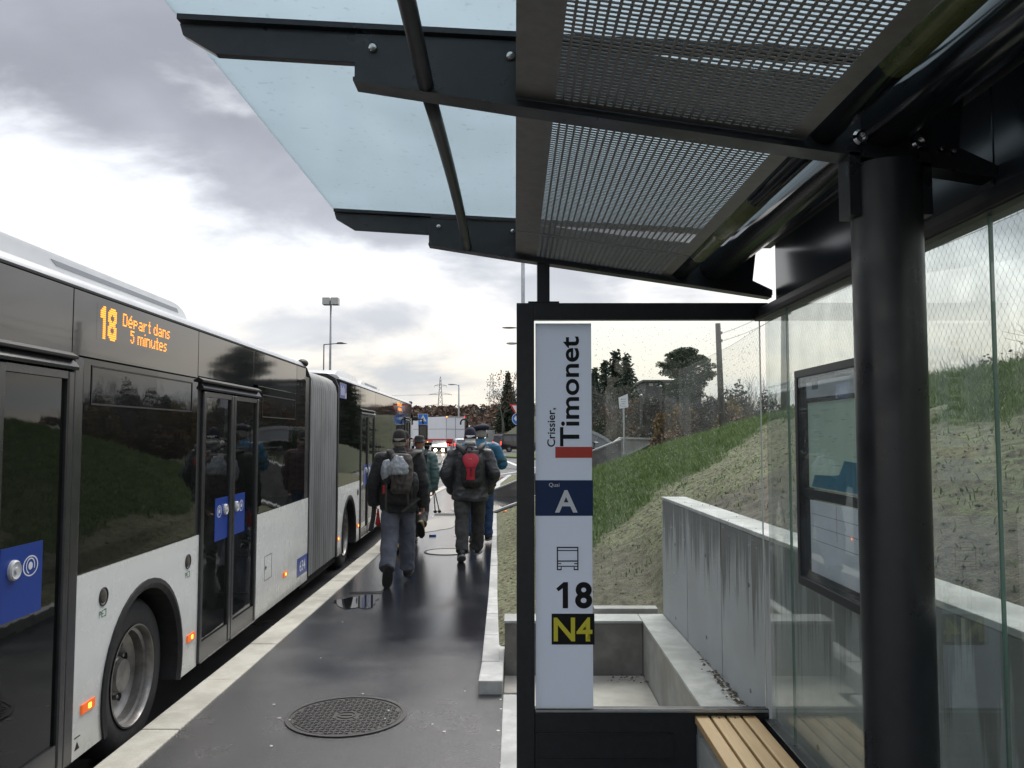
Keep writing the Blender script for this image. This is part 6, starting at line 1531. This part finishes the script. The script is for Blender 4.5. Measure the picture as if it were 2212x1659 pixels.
xe, ze = r1(895, 1045); MB().ell((xe, -.315, ze), .016, .014, .016).build('bottle_top', 'print_white', bp, smooth=True)
xe, ze = r1(660, 1290); m = MB().rings([sq(xe, -.2, ze+dzz, .17*a, .06*a) for dzz, a in ((-.09, .8), (0, 1), (.10, 1.0))]); fuse(m, 'hip_pad', 'pack_black', bp, voxel=.012, sm=2, disp=.008)
for s, (a, b_, c_) in enumerate((((560, 530), (500, 455), (440, 465)), ((860, 530), (950, 465), (1010, 490)))):
    pa, pb, pc_ = r1(*a), r1(*b_), r1(*c_)
    band([(pa[0], -.22, pa[1]-.03), (pb[0], -.155, pb[1]-.005), (pc_[0]*1.03, -.07, pc_[1]+.015), (pc_[0]*1.0, .03, pc_[1]+.01), (pc_[0]*.95, .13, pc_[1]-.08)], .065, .014, (0, -1, .6)).build('shoulder_strap', 'strap_grey', bp, smooth=True)
m = MB().tube([(cx-.06, -.24, za-.005), (cx-.04, -.24, za+.028), (cx+.03, -.24, za+.03), (cx+.055, -.24, za)], .008, 6); m.build('grab_handle', 'pack_black', bp, smooth=True)
for (a, b_), w in ((((455, 1040), (442, 1580)), .022), (((850, 1130), (862, 1520)), .024), (((1065, 1320), (745, 1570)), .030), (((925, 1100), (925, 1330)), .014)):
    pa, pb = r1(*a), r1(*b_); band([(pa[0], -.345, pa[1]), ((pa[0]+pb[0])/2, -.335, (pa[1]+pb[1])/2), (pb[0], -.30, pb[1])], w, .004, (0, -1, 0)).build('hanging_strap', 'strap_grey', bp)
for (a, b_) in (((600, 900), (700, 1190)), ((830, 900), (740, 1190)), ((700, 890), (760, 1100))):
    pa, pb = r1(*a), r1(*b_); band([(pa[0], -.402, pa[1]), (pb[0], -.392, pb[1])], .008, .004, (0, -1, 0)).build('compression_cord', 'pack_black', bp)
xe, ze = r1(410, 1160); MB().box(xe-.017, xe+.017, -.33, -.30, ze-.05, ze+.05).build('red_pouch', 'red_cloth', bp, bevel=.008)
# red cloth and dark strap trailing from his left hand
hx, hy, hz = -.30, .05, .84
rc = empty('red_dog_lead', (C1, Y1, 0), 0, 'red cloth and dark strap dangling from the left hand of the rucksack man', 'strap')
m = MB().rings([sq(-.245, -.02, z, a, a*.5, 12) for z, a in ((.86, .01), (.78, .018), (.72, .028), (.68, .034), (.66, .015))]); m.build('red_cloth', 'red_cloth', rc, smooth=True)
band([(-.285, .0, .98), (-.30, -.03, .75), (-.325, -.06, .60)], .055, .006, (0, -1, 0)).build('dark_strap', 'pack_black', rc)

# P2: man with red backpack
Y2 = 11.72; C2 = PX(1016, Y2)
p2 = person((C2, Y2, 0), R(1.5), 'white-haired man in black padded jacket and navy cap with red backpack', H=1.80,
    legs=((-19, 8, -24), (20, 3, 6)), arms=(((-.225, .0, 1.40), (-.325, -.06, 1.14), (-.245, .12, .93)), ((.225, .0, 1.40), (.325, -.06, 1.14), (.245, .12, .93))), hands=(0, 0), trous='trousers_charcoal', coatm='jacket_shell_black',
    shoe='shoe_black', sole='shoe_sole_grey', stance=.105, hem=.80, sleeve=(.094, .090, .076), leg_r=(.110, .090, .080), fold=.012,
    torso=((.785, .235, .17, -.03), (.81, .25, .175, -.03), (.95, .235, .17, -.01), (1.10, .235, .165, 0), (1.25, .24, .165, 0), (1.36, .245, .155, 0), (1.43, .20, .13, .0), (1.485, .125, .105, .005), (1.52, .09, .09, .01)))
cap(p2[0], p2[3], p2[1], p2[5], 'cap_navy', hairm='hair_white')
m = MB(); m.ell(p2[3](0, -.055, -.07), .078, .055, .04); m.build('hair', 'hair_white', p2[0], smooth=True)
z2 = (4.74, (1730, 1650)); YQ = 11.45
def r2(a, b): return rel(a, b, C2, YQ, *z2)
bq = empty('backpack', (C2, Y2, 0), R(1.5), 'black backpack with a bright red teardrop panel on the white-haired man', 'backpack', 'rucksacks on the walkers')
xa, zt = r2(400, 590); xb, zb = r2(800, 1265); cx = (xa+xb)/2; hw = (xb-xa)/2
def packsurf(x, z):
    t = (z-zb)/(zt-zb); w = hw*(1.02 if t < .75 else 1.02-.3*(t-.75)/.25)*(1 if t > .12 else .75+.25*t/.12)
    q = max(0, 1-abs((x-cx)/w)**2.6); return -.20-.165*(q**.5)*(1-.55*max(0, (t-.6)/.4)**1.5)*(1 if t > .1 else (.6+.4*t/.1))
m = MB(); rs = []
for i in range(15):
    t = i/14; z = zb+(zt-zb)*t; w = hw*(1.02 if t < .75 else 1.02-.3*(t-.75)/.25)*(1 if t > .12 else .75+.25*t/.12); ring = []
    for j in range(25): x = cx-w+2*w*j/24; ring.append(Vector((x, packsurf(x, z), z)))
    for j in range(9): x = cx+w-2*w*j/8; ring.append(Vector((x, -.16, z)))
    rs.append(ring)
m.rings(rs); fuse(m, 'pack_body', 'pack_black', bq, voxel=.011, sm=1, disp=.006, dfreq=9)
def patch(name, rows, mat, dy, par):
    m = MB(); vs = []; n = 17
    for (py, a, b_) in rows:
        for j in range(n):
            x, z = r2(a+(b_-a)*j/(n-1), py); vs.append((x, packsurf(x, z)-dy, z))
    k0 = len(vs); vs += [(x, y+.02, z) for x, y, z in vs]; fs = []; mrow = len(rows)
    for i in range(mrow-1):
        for j in range(n-1): a = i*n+j; fs += [(a, a+1, a+n+1, a+n)]
    edge = [j for j in range(n)]+[i*n+n-1 for i in range(1, mrow)]+[(mrow-1)*n+j for j in range(n-2, -1, -1)]+[i*n for i in range(mrow-2, 0, -1)]
    for i in range(len(edge)): a, b2 = edge[i], edge[(i+1) % len(edge)]; fs.append((a, b2, b2+k0, a+k0))
    o = m.add(vs, fs).build(name, mat, par, smooth=True); return sharp(o, 50)
patch('red_panel', ((638, 520, 640), (660, 470, 690), (700, 435, 722), (745, 425, 735), (790, 435, 725), (830, 455, 705), (870, 480, 685), (895, 492, 668)), 'pack_red', .012, bq)
patch('red_pocket', ((905, 495, 668), (950, 505, 660), (1000, 512, 656), (1060, 505, 656), (1124, 500, 660)), 'pack_red', .008, bq)
x, z = r2(545, 745); text('lettering', 'livenergy' if False else 'Energy', (x, packsurf(x, z)-.020, z), RT, UP, .048, .011, 'print_white', bq)
for (a, b_) in (((575, 905), (610, 950)), ((610, 905), (570, 960)), ((570, 960), (605, 990)), ((590, 1000), (585, 1060))):
    pa, pb = r2(*a), r2(*b_); MB().tube([(pa[0], packsurf(*pa)-.02, pa[1]), (pb[0], packsurf(*pb)-.02, pb[1])], .004, 6).build('elastic_cord', 'pack_black', bq)
for a, b_, c_ in (((470, 640), (400, 560), (330, 525)), ((690, 640), (740, 560), (790, 520))):
    pa, pb, pc_ = r2(*a), r2(*b_), r2(*c_)
    band([(pa[0], -.26, pa[1]), (pb[0], -.205, pb[1]+.01), (pc_[0], -.13, pc_[1]+.03), (pc_[0]*1.02, .0, pc_[1]+.045), (pc_[0]*.95, .13, pc_[1]-.06)], .075, .02, (0, -1, .5)).build('shoulder_strap', 'pack_black', bq, smooth=True)
pa, pb = r2(490, 590), r2(610, 590); MB().tube([(pa[0], -.24, pa[1]), (pa[0]+.02, -.25, pa[1]+.055), (pb[0]-.02, -.25, pb[1]+.055), (pb[0], -.24, pb[1])], .010, 8).build('grab_handle', 'pack_black', bq, smooth=True)

# P3: blue jacket and beret, ahead of P2
Y3 = 13.5; C3 = PX(1039, Y3)
p3 = person((C3, Y3, 0), R(-1), 'man in blue jacket, jeans and dark beret walking ahead of the others', H=1.84,
    legs=((-8, 12, -18), (10, 5, 5)), arms=(((-.22, .0, 1.40), (-.30, .02, 1.15), (-.22, .20, 1.1)), ((.21, .0, 1.40), (.32, .0, 1.17), (.16, .20, 1.20))), trous='trousers_jeans', coatm='jacket_blue', sole='shoe_sole_grey', hem=.83, sleeve=(.10, .092, .07), stance=.11,
    torso=((.82, .215, .16, -.02), (.85, .225, .16, -.02), (.95, .22, .155, -.01), (1.10, .22, .155, 0), (1.25, .23, .155, 0), (1.36, .235, .145, 0), (1.43, .19, .12, .0), (1.48, .115, .1, .005), (1.52, .085, .085, .01)))
hp3 = p3[3]
m = MB(); rs = []
for z_, r_ in ((.03, .088), (.055, .12), (.085, .135), (.115, .115), (.135, .06), (.14, .01)): rs.append([hp3(r_*math.cos(6.2832*j/26)*1.0+.005, r_*1.02*math.sin(6.2832*j/26)-.005, z_+.01*math.cos(6.2832*j/26)) for j in range(26)])
o = m.rings(rs).build('beret', 'cap_navy', p3[0], smooth=True)
m = MB(); rs = []
for i in range(6):
    z_ = -.07+.11*i/5; rs.append([hp3(.081*math.cos(6.2832*j/24), (.104 if math.sin(6.2832*j/24) < 0 else .07)*math.sin(6.2832*j/24)-.004, z_) for j in range(24)])
m.rings(rs).build('hair', 'hair_grey', p3[0], smooth=True)
# dark teal forearms of the two tone jacket
for ai in (0, 1):
    sh_, el, wr = p3[6][ai]; mm = MB().capsule(el*.85+sh_*.15, wr, .104, .078, 16); fuse(mm, 'dark_sleeve', 'jacket_teal_dark', p3[0], voxel=.012, sm=2, disp=.008)
bt = empty('backpack', (C3, Y3, 0), R(-1), 'grey and black rucksack mostly hidden on the man in blue', 'backpack', 'rucksacks on the walkers')
m = MB().rings([sq(0, -.27, z, .155*a, .10*a) for z, a in ((.98, .8), (1.05, 1), (1.30, 1.05), (1.45, .95), (1.54, .6))]); fuse(m, 'pack_body', 'pack_black', bt, voxel=.013, sm=2, disp=.01)
for s in (-1, 1): band([(s*.10, -.22, 1.50), (s*.13, -.12, 1.545), (s*.14, .02, 1.54), (s*.14, .13, 1.42)], .06, .012, (0, -1, .5)).build('shoulder_strap', 'strap_grey', bt, smooth=True)
band([(.13, -.30, 1.50), (.165, -.33, 1.35), (.16, -.34, 1.15)], .03, .006, (0, -1, 0)).build('reflective_strip', 'print_grey', bt)
um = empty('umbrella', (C3-.20, Y3-.30, 1.0), 0, 'furled black umbrella with hooked handle sticking up from the blue man rucksack', 'umbrella')
m = MB().tube([(0, 0, -.15), (0, 0, .3), (0, 0, .55)], [.012, .03, .02], 10); m.build('furled_canopy', 'hat_black', um, smooth=True)
hk = [(0, 0, .5), (0, 0, .80), (-.005, 0, .90)]+[(-.055+.055*math.cos(R(a)), 0, .935+.052*math.sin(R(a))) for a in range(0, 200, 20)]+[(-.11, 0, .90)]
MB().tube(hk, [.006, .010]+[.0125]*(len(hk)-2), 8).build('hooked_handle', 'hat_black', um, smooth=True); MB().ell((.025, 0, .87), .016, .016, .016).build('silver_knob', 'chrome', um, smooth=True)

# P4: teal jacket, brimmed hat, tan boots, trekking poles
Y4 = 13.5; C4 = PX(906, Y4)
p4 = person((C4, Y4, 0), R(2), 'person in grey-green jacket, black brimmed hat and tan boots holding trekking poles', H=1.70,
    legs=((14, 4, 6), (-8, 62, -68)), arms=(((-.20, .0, 1.41), (-.27, .02, 1.15), (-.24, .10, .92)), ((.205, .0, 1.41), (.275, -.03, 1.13), (.245, .02, .88))), trous='trousers_charcoal', coatm='jacket_teal', shoe='shoe_tan', sole='shoe_sole', hem=.84, sleeve=(.092, .082, .066), stance=.09, fold=.012)
hp4 = p4[3]
m = MB(); rs = []
for z_, r_ in ((.028, .088), (.018, .15), (.024, .152), (.04, .09), (.09, .084), (.125, .07), (.135, .01)): rs.append([hp4(r_*math.cos(6.2832*j/28), r_*1.08*math.sin(6.2832*j/28), z_+(.02*abs(math.cos(6.2832*j/28)) if r_ > .14 else 0)) for j in range(28)])
m.rings(rs).build('brimmed_hat', 'hat_black', p4[0], smooth=True)
for s in (-1, 1): band([(s*.10, -.17, 1.20), (s*.12, -.155, 1.42), (s*.11, -.06, 1.50), (s*.12, .1, 1.42)], .05, .012, (0, -1, .4)).build('rucksack_strap', 'pack_black', p4[0])
wr = p4[6][1][2]
tp = empty('trekking_poles', (C4, Y4, 0), R(2), 'pair of dark trekking poles with round baskets hanging from the right hand', 'trekking poles')
for i, (dx, dy, tx) in enumerate(((.0, .0, .03), (.012, .02, .085))):
    a = wr+Vector((dx, dy, -.02)); b_ = wr+Vector((dx+tx, dy-.04, -.36))
    q = empty('trekking_pole', (0, 0, 0)); q.parent = tp
    MB().tube([a+(a-b_)*.2, a], .014, 8).build('grip', 'pack_black', q); MB().tube([a, b_], .009, 8).build('shaft', 'hat_black', q); MB().ell(b_, .030, .030, .026).build('tip_basket', 'hat_black', q, smooth=True)
# P5: mostly hidden man in maroon black jacket
Y5 = 12.65; C5 = PX(873, Y5)
p5 = person((C5, Y5, 0), R(3), 'man in dark maroon jacket and dark cap mostly hidden behind the rucksack man', H=1.745,
    legs=((-6, 8, -10), (18, 3, 8)), arms=(((-.20, .0, 1.41), (-.26, -.03, 1.14), (-.24, .05, .90)), ((.20, .0, 1.41), (.26, -.03, 1.14), (.25, .05, .90))), trous='trousers_jeans', coatm='jacket_maroon', shoe='shoe_tan', hem=.86, stance=.09, head_turn=35)
cap(p5[0], p5[3], p5[1], p5[5], 'cap_black', hole=False)
